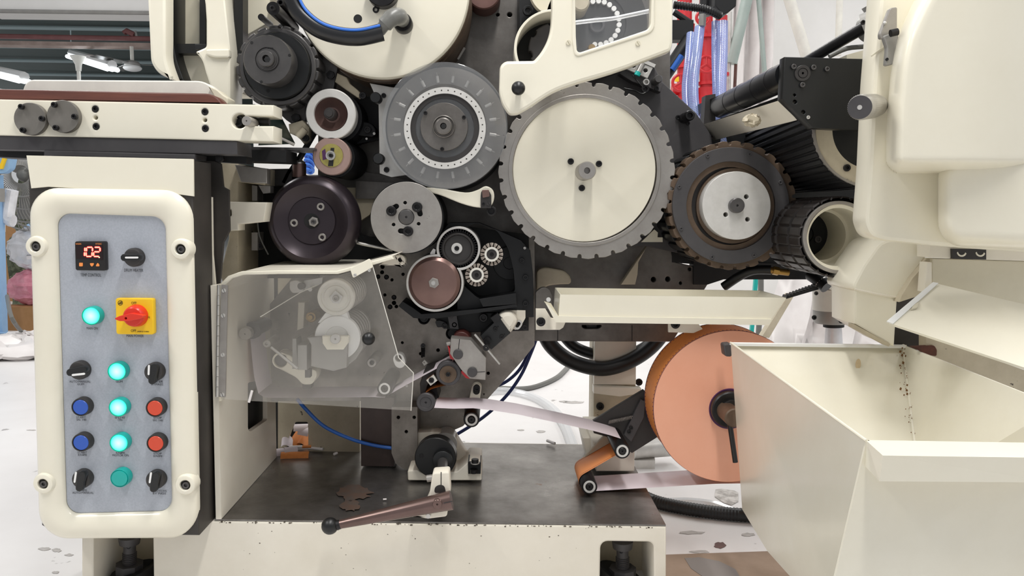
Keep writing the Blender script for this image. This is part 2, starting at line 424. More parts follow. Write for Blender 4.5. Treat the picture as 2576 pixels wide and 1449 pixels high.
# floor: pale coated concrete with scuffs
mat('floor_coat', 'E6E4E3', 'D9D6D4', .35, 0, 1.3, .3, .7, .05, 14, 'A09C99', .665, 9)
def paper2(name, front, back):
    m = mat(name, front, None, .55); nt = m.node_tree; N = nt.nodes; L = nt.links; b = N['Principled BSDF']
    g = N.new('ShaderNodeNewGeometry'); mx = N.new('ShaderNodeMix'); mx.data_type = 'RGBA'
    mx.inputs[6].default_value = srgb(front); mx.inputs[7].default_value = srgb(back)
    L.new(g.outputs['Backfacing'], mx.inputs[0]); L.new(mx.outputs[2], b.inputs['Base Color']); tc = N.new('ShaderNodeTexCoord'); sx = N.new('ShaderNodeSeparateXYZ'); L.new(tc.outputs['Object'], sx.inputs[0]); prev = mx.outputs[2]
    for y0 in (.007, .103):
        cm = N.new('ShaderNodeMath'); cm.operation = 'COMPARE'; cm.inputs[1].default_value = y0; cm.inputs[2].default_value = .0011; L.new(sx.outputs['Y'], cm.inputs[0])
        ml = N.new('ShaderNodeMath'); ml.operation = 'MULTIPLY'; sb_ = N.new('ShaderNodeMath'); sb_.operation = 'SUBTRACT'; sb_.inputs[0].default_value = 1; L.new(g.outputs['Backfacing'], sb_.inputs[1])
        L.new(cm.outputs[0], ml.inputs[0]); L.new(sb_.outputs[0], ml.inputs[1])
        m2 = N.new('ShaderNodeMix'); m2.data_type = 'RGBA'; m2.inputs[7].default_value = srgb('6A2A2A'); L.new(ml.outputs[0], m2.inputs[0]); L.new(prev, m2.inputs[6]); prev = m2.outputs[2]
    L.new(prev, b.inputs['Base Color']); return m
paper2('tape_paper', 'E08C48', 'E3D8DE')
# ================================================================== SETTING
FLOOR = struct('floor', M().box(-14, 14, -1.0, 32, -.05, 0), MT['floor_coat'], 'pale scuffed factory floor')
wl = M().box(P(640, 500, 7).x, 9, 7.0, 7.2, 0, 7.5)
struct('wall_back', wl, MT['wall_white'], 'white back wall')
# far hall roof seen above the rail table
rz = 4.47
struct('ceiling', M().box(-16, -2.2, 12.5, 30, rz, rz+.1), MT['roof_dark'], 'dark corrugated roof of the far hall')
struct('wall_far', M().box(-16, 2, 30, 30.2, 0, rz), MT['roof_dark'], 'dark far wall of the next hall')
lint = M().hexa([P(-60, -90, 8), P(640, -90, 8), P(640, 33, 8), P(-60, 24, 8)], [P(-60, -90, 8)+Vector((0, .4, 0)), P(640, -90, 8)+Vector((0, .4, 0)), P(640, 33, 8)+Vector((0, .4, 0)), P(-60, 24, 8)+Vector((0, .4, 0))])
struct('trim_1', lint, MT['wall_white'], 'white lintel above the opening to the next hall')
struct('trim_2', M().tube([P(-60, 27, 7.98), P(640, 36, 7.98)], .02, 8), MT['grey_metal_paint'], 'grey edge strip under the lintel')
for i, y in enumerate((69, 117, 152, 186)):
    a = P(-60, y-4, 10); d = (rz-.06-.87)/(a.z-.87); Y = 10*d
    q0 = P(-120, y-3, Y); q1 = P(620, y+9, Y)
    struct('trim_%d' % (3+i), M().tube([q0, q1], .045, 8), MT['purlin'], 'pale roof purlin')
t = thing('sprinkler_pipe', 'brownish red overhead pipe running across the far hall roof', 'pipe', P(180, 97, 13))
ob('pipe', M().tube([P(-80, 90, 13), P(640, 102, 13)], .04, 10), MT['pipe_red'], t)
ob('branch', M().tube([P(338, 88, 13), P(318, 78, 13), P(312, 84, 13)], .045, 8), MT['pipe_red'], t)
ob('bracket', M().tube([P(345, 97, 13), P(340, 78, 13)], .02, 6), MT['grey_metal_paint'], t)
t = ob('ventilation_duct', M().slab([P(-80, 101, 13.4), P(640, 112, 13.4), P(640, 122, 13.4), P(-80, 111, 13.4)], (0, .25, 0)), MT['pipe_beige'])
tag(t, 'long beige duct hanging below the red overhead pipe', 'duct')
# fluorescent lamps of the far hall
def batten(a, b, lab):
    t = thing('fluorescent_lamp', lab, 'lamp', (a+b)/2, 'fluorescent lamps of the far hall')
    d = (b-a).normalized(); sd = d.cross(Vector((0, 0, 1))).normalized()
    ob('housing', M().tube([a+Vector((0, 0, .07)), b+Vector((0, 0, .07))], .07, 8), MT['white_plain'], t)
    for k in (-1, 0, 1):
        ob('tube', M().tube([a+sd*k*.07, b+sd*k*.07], .035, 8), MT['tube_glow'], t)
    ob('hanger', M().tube([a+Vector((0, 0, .07)), a+Vector((0, 0, .5))], .012, 6), MT['purlin'], t)
batten(P(180, 143, 15.0), P(283, 175, 12.5), 'lit fluorescent lamp hanging between the beige duct and the ceiling fan')
batten(P(-30, 182, 14.0), P(62, 205, 12.0), 'lit fluorescent lamp cut by the left edge above the rail')
def cfan(px, py, Y, blade, lab, low=0):
    t = thing('ceiling_fan', lab, 'fan', P(px, py, Y))
    k = S(px, py, Y); c = P(px, py, Y)
    ob('canopy', M().tube([c+Vector((0, 0, .02)), c+Vector((0, 0, .12)), c+Vector((0, 0, .25))], [.04, .05, .12], 14), MT['rail_white'], t) if low else \
        (ob('motor', M().sphere(c, .12, 18, 10, (1, 1, .6)), MT['grey_metal_paint'], t), ob('light_bowl', M().sphere(c+Vector((0, 0, -.05)), .14, 18, 10, (1, 1, .4)), MT['white_plain'], t))
    if low: ob('down_rod', M().tube([c+Vector((0, 0, .1)), c+Vector((0, 0, -.5))], .03, 8), MT['rail_white'], t)
    else:
        ob('down_rod', M().tube([c, P(331, 117, Y)], .03, 8), MT['rail_white'], t)
        for an in (10, 130, 250):
            a = math.radians(an); d = Vector((math.cos(a), math.sin(a), 0)); s_ = Vector((-d.y, d.x, .15))*.07
            ob('blade', M().slab([c+d*.15-s_, c+d*.75-s_, c+d*.75+s_, c+d*.15+s_], (0, 0, .01)), MT['glass_grey'], t)
cfan(333, 163, 13, True, 'grey ceiling fan on a rod under the far hall roof')
cfan(198, 182, 13, False, 'pale bell canopy on a fan rod just above the rail cover', 1)
# ================================================================== LEFT BACKGROUND
t = thing('blue_post', 'light blue steel post at the left edge beside the cabinet', 'post', PZ(8, 848))
yb = PZ(8, 848).y
ob('column', M().hexa([P(-60, 440, yb), P(-6, 440, yb), P(6, 845, yb), P(-60, 845, yb)], [p+Vector((0, .06, 0)) for p in (P(-60, 440, yb), P(-6, 440, yb), P(6, 845, yb), P(-60, 845, yb))]), MT['light_blue'], t)
ob('head', M().prism(rp([(-60, 395), (32, 397), (26, 425), (10, 436), (-60, 436)], 5), yb-.03, .05), MT['light_blue'], t)
ob('collar', M().rect(-60, 474, 0, 508, yb-.05, .05), MT['grey_metal_paint'], t)
ob('foot_plate', M().rect(-60, 838, 10, 862, yb-.04, .05), MT['light_blue'], t)
ob('yellow_strap', M().prism([(-4, 425), (4, 425), (14, 396), (6, 396)], yb-.05, .02), MT['yellow_plate'], t)
t = thing('pedestal_fan', 'grey wire cage fan standing between the blue post and the cabinet', 'fan', PZ(75, 800))
fy = 5.45; fc = P(76, 440, fy)
for r, dy in ((.36, 0), (.30, -.05), (.22, -.08), (.14, -.1), (.34, .06)):
    ob('cage_ring', M().tube([fc+Vector((r*math.cos(2*PI*i/40), dy, r*1.05*math.sin(2*PI*i/40))) for i in range(41)], .006, 6), MT['grey_metal_paint'], t)
sp_ = M()
for i in range(72):
    a = 2*PI*i/72
    sp_.tube([fc+Vector((math.cos(a)*.06, -.11, math.sin(a)*.06)), fc+Vector((math.cos(a+.12)*.24, -.08, math.sin(a+.12)*.25)), fc+Vector((math.cos(a+.2)*.36, 0, math.sin(a+.2)*.38))], .003, 5)
o = ob('cage_wires', sp_, MT['grey_metal_paint'], t); o['kind'] = 'stuff'
for i in range(3):
    a = 2*PI*i/3+.5; d = Vector((math.cos(a), 0, math.sin(a))); s_ = Vector((-d.z, .3, d.x))*.09
    ob('blade', M().slab([fc+d*.05-s_*.4, fc+d*.3-s_, fc+d*.3+s_*.8, fc+d*.05+s_*.4], (0, .008, 0)), MT['grey_metal_paint'], t)
ob('hub', M().sphere(fc+Vector((0, -.06, 0)), .05), MT['glass_grey'], t)
ob('stand', M().tube([fc+Vector((0, .1, 0)), Vector((fc.x, fy+.1, 0.03))], .025, 10), MT['grey_metal_paint'], t)
ob('base', M().tube([Vector((fc.x, fy+.1, 0.0)), Vector((fc.x, fy+.1, .04))], [.1, .09], 24), MT['black_flat'], t)
t = ob('yellow_funnel', M().tube([P(30, 478, 5.2), P(26, 500, 5.2), P(20, 548, 5.2), P(34, 556, 5.2)], .04, 10, 4), MT['bag_clear'])
tag(t, 'clear curled plastic sleeve hanging beside the blue post', 'plastic sleeve')
# wooden board behind
t = ob('wooden_board', M().slab([P(14, 540, 7.0), P(60, 540, 7.0), P(60, 773, 7.0), P(14, 773, 7.0)], (0, .05, 0)), MT['cardboard']); tag(t, 'brown wooden board standing behind the wire fan', 'board')
# cardboard box and bags behind
zb = PZ(60, 832)
t = thing('cardboard_box', 'brown cardboard box on the floor under the pink bag', 'box', zb)
bx = zb.x; by = zb.y
ob('carton', M().box(bx-.14, bx+.6, by, by+.16, 0, .155), MT['cardboard'], t)
ob('flap', M().slab([(bx-.14, by, .155), (bx+.6, by, .155), (bx+.6, by+.1, .16), (bx-.14, by+.1, .16)], (0, 0, .006)), MT['cardboard'], t)
def bag(name, cpt, r, sc, mt, lab, seed, cat_='bag'):
    rnd = random.Random(seed); m = M().sphere(cpt, r, 30, 18, sc)
    m.v = [p+Vector((rnd.uniform(-1, 1), rnd.uniform(-1, 1), rnd.uniform(-1, 1)))*r*.07 for p in m.v]
    o = ob(name, m, mt, None, sharp=20); return tag(o, lab, cat_)
bag('plastic_bag', Vector((bx+.06, by+.11, .285)), .15, (1.5, .6, .85), MT['plastic_pink'], 'pink film bag lying on the cardboard box', 3)
bag('plastic_bag', Vector((bx+.05, by+.11, .55)), .17, (1.15, .6, .85), MT['bag_clear'], 'clear plastic bag on top of the pink bag', 5)
bag('plastic_sheet_pile', PZ(35, 895)+Vector((0, .15, .03)), .3, (1.4, 1.1, .22), MT['plastic_white'], 'crumpled white plastic sheet on the floor below the blue post', 8, 'plastic sheet')
tag(ob('floor_cable', M().tube([P(18, 745, 5.0), PZ(30, 800, .2), PZ(60, 840, .06), PZ(84, 857, .02)], .012, 8, 5), MT['glass_grey']), 'grey cable hanging down behind the cabinet from the blue post', 'cable')
tag(ob('floor_cable', M().tube([PZ(-20, 842, .02), PZ(20, 850, .02), PZ(60, 868, .02), PZ(90, 884, .02)], .012, 8, 5), MT['glass_grey']), 'grey cable lying across the white sheet on the left floor', 'cable')
# person mostly hidden behind the cabinet
def skinfig(name, verts, edges, rad, mt):
    me = bpy.data.meshes.new(name); me.from_pydata(verts, edges, [])
    o_ = bpy.data.objects.new(name, me); COL.objects.link(o_)
    md = o_.modifiers.new('s', 'SKIN'); me.skin_vertices
    for i, r in enumerate(rad): me.skin_vertices[0].data[i].radius = r
    me.skin_vertices[0].data[0].use_root = True
    md2 = o_.modifiers.new('u', 'SUBSURF'); md2.levels = 1; md2.render_levels = 1
    bpy.context.view_layer.update(); dg = bpy.context.evaluated_depsgraph_get()
    me2 = bpy.data.meshes.new_from_object(o_.evaluated_get(dg))
    m = M().add([v.co.copy() for v in me2.vertices], [tuple(p.vertices) for p in me2.polygons])
    bpy.data.objects.remove(o_); return m
hand = P(57, 614, 6.3); hx, hy = hand.x, hand.y
bdx = hx+.24
vb = [(bdx, hy+.05, .62), (bdx, hy+.03, .85), (bdx, hy-.02, 1.06), (bdx, hy-.03, 1.18), (bdx, hy-.05, 1.32),          # pelvis..head 0-4
      (hx+.06, hy, 1.05), (hx, hy+.02, .82), (hx+.0, hy-.02, .62),                                                       # near arm 5-7
      (bdx+.2, hy, 1.05), (bdx+.24, hy+.02, .82), (bdx+.2, hy-.2, .72),                                                 # far arm 8-10
      (bdx-.1, hy-.1, .6), (bdx-.1, hy-.33, .55), (bdx-.1, hy-.3, .1), (bdx-.1, hy-.4, .06),                          # legs
      (bdx+.1, hy-.1, .6), (bdx+.1, hy-.33, .55), (bdx+.1, hy-.3, .1), (bdx+.1, hy-.4, .06)]
eb = [(0, 1), (1, 2), (2, 3), (3, 4), (2, 5), (5, 6), (6, 7), (2, 8), (8, 9), (9, 10), (0, 11), (11, 12), (12, 13), (13, 14), (0, 15), (15, 16), (16, 17), (17, 18)]
rb = [(.15, .12), (.15, .11), (.14, .1), (.06, .06), (.085, .1), (.07, .07), (.055, .055), (.04, .045), (.07, .07), (.055, .055), (.04, .04)]+[(.1, .1), (.075, .075), (.05, .05), (.04, .035)]*2
per = thing('person', 'person in camouflage clothes sitting mostly hidden behind the fan and the cabinet', 'person', (bdx, hy, 0))
ob('body', skinfig('body', vb, eb, rb, MT['camo']), MT['camo'], per)
hm = M().sphere(hand+Vector((0, -.02, -.0)), .045, 14, 8, (.8, .6, 1.2))
ob('hand', hm, MT['skin'], per)
fm = M()
for i in range(5):
    q = hand+Vector((-.035+.018*i, -.02, -.04 if i else -.01)); fm.tube([q, q+Vector((.0 if i else -.02, -.005, -.045)), q+Vector((.005, .01, -.075+.008*abs(i-2)))], [.011, .010, .008], 8)
ob('fingers', fm, MT['skin'], per)
ob('head', M().sphere(Vector((bdx, hy-.06, 1.36)), .1, 18, 12, (.85, 1, 1.15)), MT['skin'], per)
ob('hair', M().sphere(Vector((bdx, hy-.03, 1.39)), .102, 18, 12, (.9, 1, 1.0)), MT['black_flat'], per)
t = thing('stool', 'small wooden stool under the seated person', 'stool', (bdx, hy+.05, 0))
ob('seat', M().box(bdx-.17, bdx+.17, hy-.1, hy+.2, .46, .49), MT['cardboard'], t)
for sx in (-.14, .14):
    for sy in (-.07, .17): ob('leg', M().box(bdx+sx-.02, bdx+sx+.02, hy+sy-.02, hy+sy+.02, 0, .46), MT['cardboard'], t)
t = ob('blue_basket', M().lathe(74, 582, 6.0, [(14, 0), (20, .02), (22, .2), (16, .22)], 20), MT['light_blue']); tag(t, 'light blue plastic item beside the camouflage sleeve', 'container')
# ================================================================== MACHINE BED
bed = thing('machine_bed', 'cream cast machine bed with a dark iron top and two open foot recesses', 'machine base', (900, 1449, 1.70))
YB = 1.70
out = [(205, 1306), (540, 1311), (1676, 1325), (1676, 1640), (205, 1640)]
recL = rp([(236, 1330), (384, 1332), (388, 1620), (236, 1620)], 8)
recR = rp([(1511, 1362), (1644, 1364), (1646, 1620), (1506, 1620)], [18, 14, 4, 4])
ob('casting', M().prism(out, YB, .62, [recL, recR], .004), MT['cream_worn'], bed)
ob('recess_back', M().rect(1470, 1345, 1665, 1640, YB+.15, .01), MT['cream_dirty'], bed)
ob('recess_back', M().rect(230, 1340, 410, 1640, YB+.15, .01), MT['cream_dirty'], bed)
tp = M().slab([P(540, 1309.5, YB+.002), P(1675, 1323.5, YB+.002), P(1675, 1323.5, YB+.002)+Vector((0, .60, 0)), P(540, 1309.5, YB+.002)+Vector((0, .60, 0))], (0, 0, .003))
ob('iron_top', tp, MT['bed_iron'], bed, 'dark worn iron table top')
def foot(px, top, lab):
    Yf = YB+.07; t = thing('levelling_foot', lab, 'machine foot', (px, 1500, Yf)); r = 1
    c = P(px, top, Yf); k = S(px, top, Yf)
    def cyl(y0, y1, r0, r1, n=28): return M().cone(P(px, y0, Yf), P(px, y1, Yf), r0*k, r1*k, n)
    ob('collar', cyl(top-6, top+12, 27, 24), MT['slate'], t)
    ob('spindle', cyl(top+10, top+95, 15, 15), MT['slate'], t)
    th = M()
    for i in range(11):
        y = top+34+i*4.6
        a = P(px, y, Yf); b = P(px, y+1.6, Yf); e = P(px, y+3.2, Yf)
        th.tube([a, b, e], [15*k, 17.5*k, 15*k], 20)
    ob('thread', th, MT['slate'], t)
    ob('pin_hole', M().lathe(px-3, top+22, Yf-15*k-.0005, [(5, .003), (5, 0), (3.4, 0), (3.2, .004), (.01, .004)], 16), MT['black_flat'], t)
    ob('lock_nut', M().tube([P(px, top+62, Yf), P(px, top+100, Yf)], 34*k, 8), MT['slate'], t)
    ob('base_pad', M().tube([P(px, top+88, Yf), P(px, top+100, Yf), Vector((c.x, Yf, .03)), Vector((c.x, Yf, 0))], [38*k, 46*k, 60*k, 62*k], 24), MT['black_flat'], t)
foot(1566, 1366, 'black threaded levelling foot in the right recess of the bed')
foot(326, 1355, 'black threaded levelling foot under the control cabinet')
rnd = random.Random(21); ch = M()
def chip(c, s, n=6):
    return [c+Vector((s*(1+rnd.uniform(-.4, .5))*math.cos(2*PI*i/n), 0, s*.55*(1+rnd.uniform(-.4, .5))*math.sin(2*PI*i/n))) for i in range(n)]
for i in range(90):
    x = rnd.uniform(548, 1670); y = 1311.5+(x-540)*14/1136+abs(rnd.gauss(0, 2.2)); ch.slab(chip(P(x, y, YB-.0004), rnd.uniform(.0008, .0028)), (0, .0008, 0))
for i in range(26):
    ch.slab(chip(P(rnd.uniform(560, 1480), rnd.uniform(1330, 1440), YB-.0004), rnd.uniform(.0005, .0018)), (0, .0008, 0))
o = ob('paint_chips', ch, mat('chip_dark', '6B6154', '4A4239', .8, 0, 90), bed); o['kind'] = 'stuff'
# loose bits lying on the bed
ZB = P(1000, 1314, YB).z+.004
def PB(px, py, dz=0.0): return PZ(px, py, ZB+dz)
mat('rust_bed', '655044', '5A544F', .45, .3, 30, .35, .6)
def blob(cx, cy, rx, ry, n, seed, fn):
    r_ = random.Random(seed); return [fn(cx+rx*(1+r_.uniform(-.3, .25))*math.cos(2*PI*i/n), cy+ry*(1+r_.uniform(-.3, .25))*math.sin(2*PI*i/n)) for i in range(n)]
ob('rust_stain', M().slab(blob(888, 1240, 44, 18, 26, 2, lambda x, y: PB(x, y, .0004)), (0, 0, .0004)), MT['rust_bed'], bed, 'rust stain on the iron top')
ob('rust_stain', M().slab(blob(880, 1272, 24, 14, 22, 5, lambda x, y: PB(x, y, .0004)), (0, 0, .0004)), MT['rust_bed'], bed, 'rust stain on the iron top')
mat('scuff', 'BBB7B3', 'A39F9B', .6, 0, 40)
for k_, (x, y, rx, ry) in enumerate(((112, 1381, 14, 4), (143, 1384, 12, 5), (174, 1396, 10, 3), (140, 1440, 9, 3), (80, 1082, 12, 1.2), (1440, 1012, 26, 3), (1420, 1010, 14, 2), (1310, 1082, 9, 2), (1360, 1086, 14, 3), (1812, 1372, 16, 8), (1740, 1340, 30, 4), (1760, 1388, 22, 4), (1880, 1345, 20, 4))):
    ob('scuff_mark', M().slab(blob(x, y, rx, ry, 16, k_, lambda u, v: PZ(u, v, .0006)), (0, 0, .0006)), MT['rust'] if k_ == 9 else MT['scuff'], FLOOR)
# ================================================================== CONTROL CABINET
YC = 1.62
cab = thing('control_cabinet', 'cream framed control cabinet with grey button panel at the left front', 'control cabinet', (290, 1345, YC))
ob('body', M().prism([(68, 396), (485, 404), (500, 1348), (140, 1344), (104, 1322)], YC, .105, (), .004), MT['dark_side'], cab)
ob('top_band', M().prism([(66, 391), (486, 400), (487, 494), (440, 488), (120, 470), (78, 474)], YC-.004, .006, (), .001), MT['cream'], cab)
def quad(c4, r, k=8): return rp(c4, r, k)
outer = quad([(78, 472), (484, 479), (500, 1350), (104, 1352)], 72, 10)
inner = quad([(146, 536), (419, 545), (436, 1284), (169, 1291)], 34, 10)
def ring_frame(outer, inner, Y, h, ns=12, pw=.55):
    rr = []
    for j in range(ns+1):
        t = j/ns; rr.append([P(a[0]*(1-t)+b[0]*t, a[1]*(1-t)+b[1]*t, Y)-Vector((0, h*max(math.sin(PI*(t*.92+.04)), 0)**pw, 0)) for a, b in zip(outer, inner)])
    rr = [[p+Vector((0, h*.6, 0)) for p in [P(a[0], a[1], Y) for a in outer]]]+rr+[[P(a[0], a[1], Y) for a in inner]]
    return M().rings(rr, False, False)
ob('panel_frame', ring_frame(outer, inner, YC-.002, .018), MT['cream'], cab, sharp=50)
for x, y in ((88, 620), (453, 627), (107, 1218), (465, 1221)):
    b = ob('frame_boss', M().lathe(x, y, YC-.027, [(28, .025), (27, .006), (24, .001), (21, 0), (15, 0), (13.5, .001), (13, .008), (.01, .008)], 32), MT['cream'], cab)
    ob('recess', M().lathe(x+.5, y, YC-.0200, [(12.6, .0006), (12.5, 0), (.01, 0)], 28), MT['black_flat'], b)
    bolt(x+1.5, y+.5, YC-.0245, 9, b, MT['cam_steel'])
fp = ob('face_plate', M().prism(inner, YC-.004, .004), MT['panel_grey'], cab)
YP = YC-.0045
LET = [('TEMP CONTROL', 228.5, 692, 52, 7.5), ('DRUM HEATER', 336.5, 680, 48, 7.5), ('MAIN ON', 232, 826, 28, 6.5), ('MAIN POWER', 340, 845, 43, 6.5),
       ('AUTO/MANUAL', 201.5, 960, 54, 5.6), ('GUM', 203, 966.5, 17, 5), ('GUM', 300, 960, 17, 5.5), ('FILTER', 396, 960, 28, 5.6), ('BYPASS', 395.5, 967, 30, 5.2),
       ('START', 204, 1050, 24, 5.2), ('SN. 140', 205, 1056, 25, 5), ('SN.140', 301.5, 1050.5, 25, 5.2), ('ON', 302, 1056.5, 11, 5), ('STOP', 396.5, 1051, 21, 5.2), ('SN. 140', 397, 1057.5, 25, 5),
       ('START', 207, 1138.5, 24, 5.2), ('KNIFE', 207.5, 1144.5, 22, 5), ('KNIFE', 303, 1139.5, 22, 5.2), ('MOTOR ON', 303.5, 1145.5, 41, 5.2), ('STOP', 396.5, 1141, 21, 5.2), ('KNIFE', 397.5, 1147.5, 22, 5),
       ('KNIFE', 208, 1233.5, 21, 5.2), ('AUTO/MANUAL', 209, 1239.5, 54, 5.4), ('CLUTCHS', 401.5, 1235, 36, 5.4), ('BY PASS', 401, 1241.5, 33, 5.2)]
for s_, x, y, a, h in LET: text(s_, x, y, YP, a, h, MT['ink'], fp)
# temperature controller
tcn = ob('temperature_controller', M().prism(rp([(188, 607), (264, 607), (266, 681), (190, 680)], 5), YP-.011, .0125, (), .001), MT['bezel'], cab, 'black temperature display reading 102')
ob('display_window', M().prism([(190, 615), (258, 616), (259, 654), (192, 651)], YP-.0115, .0006), MT['screen'], tcn, 'dark red display window')
SEG = {'1': 'bc', '0': 'abcdef', '2': 'abged'}
dg, core = M(), M()
for ch, x0 in (('1', 198), ('0', 217), ('2', 236)):
    x0 += 0; x1 = x0+15; y0, y1 = 622, 645; ym = (y0+y1)/2; sl = 1.0
    sg = {'a': (x0, y0, x1, y0), 'g': (x0, ym, x1, ym), 'd': (x0, y1, x1, y1), 'f': (x0, y0, x0, ym), 'e': (x0, ym, x0, y1), 'b': (x1, y0, x1, ym), 'c': (x1, ym, x1, y1)}
    for s_ in SEG[ch]:
        a0, b0, a1, b1 = sg[s_]; an = math.degrees(math.atan2(b1-b0, a1-a0)); L_ = math.hypot(a1-a0, b1-b0)
        sh = lambda y: (ym-y)*.09
        cx_, cy_ = (a0+a1)/2, (b0+b1)/2; cx_ += sh(cy_)
        dg.prism(stad(cx_, cy_, an, L_/2-.3, L_/2-.3, 2.6, 3), YP-.0119, .0003)
        core.prism(stad(cx_, cy_, an, L_/2-1.2, L_/2-1.2, 1.1, 3), YP-.0122, .0002)
ob('digits', dg, MT['led_red'], tcn, 'red glowing digits 102'); ob('digit_core', core, MT['led_core'], tcn)
for pts in (rp([(199, 661), (208, 661), (208, 670), (199, 670)], 1.5), rp([(226, 662), (236, 662), (235, 667), (231, 671), (227, 667)], 1.5), rp([(241, 670), (250, 670), (249.5, 666), (245.5, 661), (242, 666)], 1.5)):
    ob('key', M().prism(pts, YP-.0122, .001), MT['orange_key'], tcn)
text('RADIX', 198, 613.5, YP-.0113, 14, 4, MT['orange_key'], tcn); text('X72SC', 248, 613.5, YP-.0113, 16, 4, MT['orange_key'], tcn)
ob('indicator', M().rect(248, 646, 251, 649, YP-.0122, .0003), MT['led_core'], tcn)
def lamp(x, y, lit=True):
    l = ob('pilot_lamp', M().lathe(x, y, YP-.018, [(24, .018), (24, .010), (23, .008), (23.5, .002), (22.5, 0), (21, .0015), (.01, .0015)], 36), MT['teal_button'] if not lit else MT['teal_button'], cab, 'lit green pilot lamp' if lit else 'unlit teal pilot lamp')
    if lit:
        ob('lens', M().lathe(x, y, YP-.0205, [(21, .004), (21, .002), (19, .001), (14, .0003), (8, .0001), (.01, 0)], 40), MT['lamp_glow'], l)
    else:
        ob('lens', M().lathe(x, y, YP-.020, [(20.5, .004), (19.5, .0008), (.01, 0)], 32), MT['teal_button'], l)
def push(x, y, mt, lab):
    l = ob('push_button', M().lathe(x, y, YP-.017, [(24, .017), (23.5, .003), (22.5, 0), (20, 0), (19.5, .002), (.01, .002)], 36), MT['charcoal'], cab, lab)
    ob('cap', M().lathe(x, y, YP-.0185, [(19, .006), (19, .001), (18, 0), (.01, 0)], 32), mt, l)
for x, y in ((228, 795), (293, 935), (296, 1026), (298, 1115)): lamp(x, y)
lamp(300, 1204, False)
push(202, 1025, MT['blue_button'], 'blue start button'); push(203, 1114, MT['blue_button'], 'blue start button')
push(389, 1027, MT['red_button'], 'red stop button'); push(391, 1116, MT['red_button'], 'red stop button')
def sel(x, y, ang, mark):
    l = ob('selector_switch', M().lathe(x, y, YP-.016, [(24, .016), (24, .004), (22, 0), (20, -.001), (.01, -.001)], 36), MT['charcoal'], cab, 'black rotary selector switch')
    ob('handle', M().prism(stad(x, y, ang, 22, 31, 9.5, 5), YP-.028, .014, (), .002), MT['black_paint'], l)
    ob('pointer_mark', M().prism([(a, b) for a, b in stad(*mark, 3)], YP-.0288, .001), MT['white_plain'], l, 'white pointer line')
sel(333, 648, 180, (331, 648, 180, 17, 17, 2.2))
sel(196, 933, 168, (197, 942, 174, 17, 17, 2.6))
sel(385, 937, 100, (374, 931, 92, 13, 13, 2.4))
sel(203, 1207, 103, (189, 1201, 98, 14, 14, 2.4))
sel(389, 1209, 101, (378, 1202, 98, 14, 14, 2.4))
# main power switch
mp = ob('main_power_switch', M().prism(rp([(290, 750), (385, 751), (387, 842), (292, 841)], 6), YP-.014, .0145, (), .002), MT['yellow_plate'], cab, 'yellow main power switch plate')
text('OFF', 337, 762, YP-.0142, 13, 6.5, MT['ink_black'], mp); text('ON', 371.5, 798, YP-.0142, 10, 6, MT['ink_black'], mp); text('OFF', 336, 832, YP-.0142, 13, 6.5, MT['ink_black'], mp)
text('LARSEN & TOUBRO', 360, 834, YP-.0142, 30, 3, MT['ink_black'], mp, bold=.02)
lg = M().prism(circ(302.5, 762, 6.2, 24), YP-.0146, .0004, [(302.5, 762, 5.2)]); ob('emblem', lg, MT['ink_black'], mp)
em = M().prism(stad(300.5, 762.5, 120, 3.2, 3.2, .6, 2), YP-.0146, .0004); em.prism(stad(302.5, 763.5, 0, 4.5, 4.5, .6, 2), YP-.0146, .0004); em.prism(stad(304.5, 762, 115, 3.8, 3.8, .6, 2), YP-.0146, .0004); em.prism(stad(304, 759.8, 0, 2.6, 2.6, .6, 2), YP-.0146, .0004)
ob('emblem_letters', em, MT['ink_black'], mp)
k_ = ob('red_knob', M().lathe(333, 797, YP-.034, [(29, .02), (27, .008), (25, .002), (22, 0), (.01, -.001)], 36), MT['red_knob'], mp)
ob('lever', M().prism([(x, y) for x, y in rp([(286, 802), (300, 795), (330, 788), (358, 793), (361, 797), (355, 802), (325, 808), (300, 808)], 4)], YP-.046, .014, [(316, 801, 3)], .003), MT['red_knob'], mp)
# ================================================================== GUMMING HOUSING (cream casting on the left of the bed)
X0 = P(543, 1306, 1.70).x                      # plane of the inner left wall
hous = thing('gumming_housing', 'cream cast housing with stained inner walls behind the hazy guard', 'housing', (690, 1148, 2.1))
def wallx(pts, X, d, holes=()):
    lp = [[PX(x, y, X) for x, y in pts]]+[[PX(x, y, X) for x, y in h] for h in holes]
    return M().prism3(lp, lp[0][0], Vector((0, -1, 0)), Vector((0, 0, 1)), d)
opn = rp([(611, 962), (661, 955), (661, 1056), (616, 1087), (611, 1078)], 5)
yb_ = 2.14
top_b = P(692, 720, yb_); 
lw = [P(545, 718, 1.70), P(543, 1306, 1.70), Vector((X0, yb_, ZB)), Vector((X0, yb_, P(690, 690, yb_).z))]
lw = [Vector((X0, p.y, p.z)) for p in lw]
m = M().prism3([lw, [PX(x, y, X0) for x, y in opn]], lw[0], Vector((0, -1, 0)), Vector((0, 0, 1)), .012)
m.v = [p-Vector((.012, 0, 0)) if False else p for p in m.v]
ob('inner_wall', m, MT['cream_worn'], hous)
ob('opening_backing', M().box(X0-.03, X0-.016, 1.72, 2.14, ZB+.01, ZB+.36), MT['black_flat'], hous, 'black backing that darkens the opening in the inner wall')  # black box behind the hole; the opening's inner shade is put into its colour
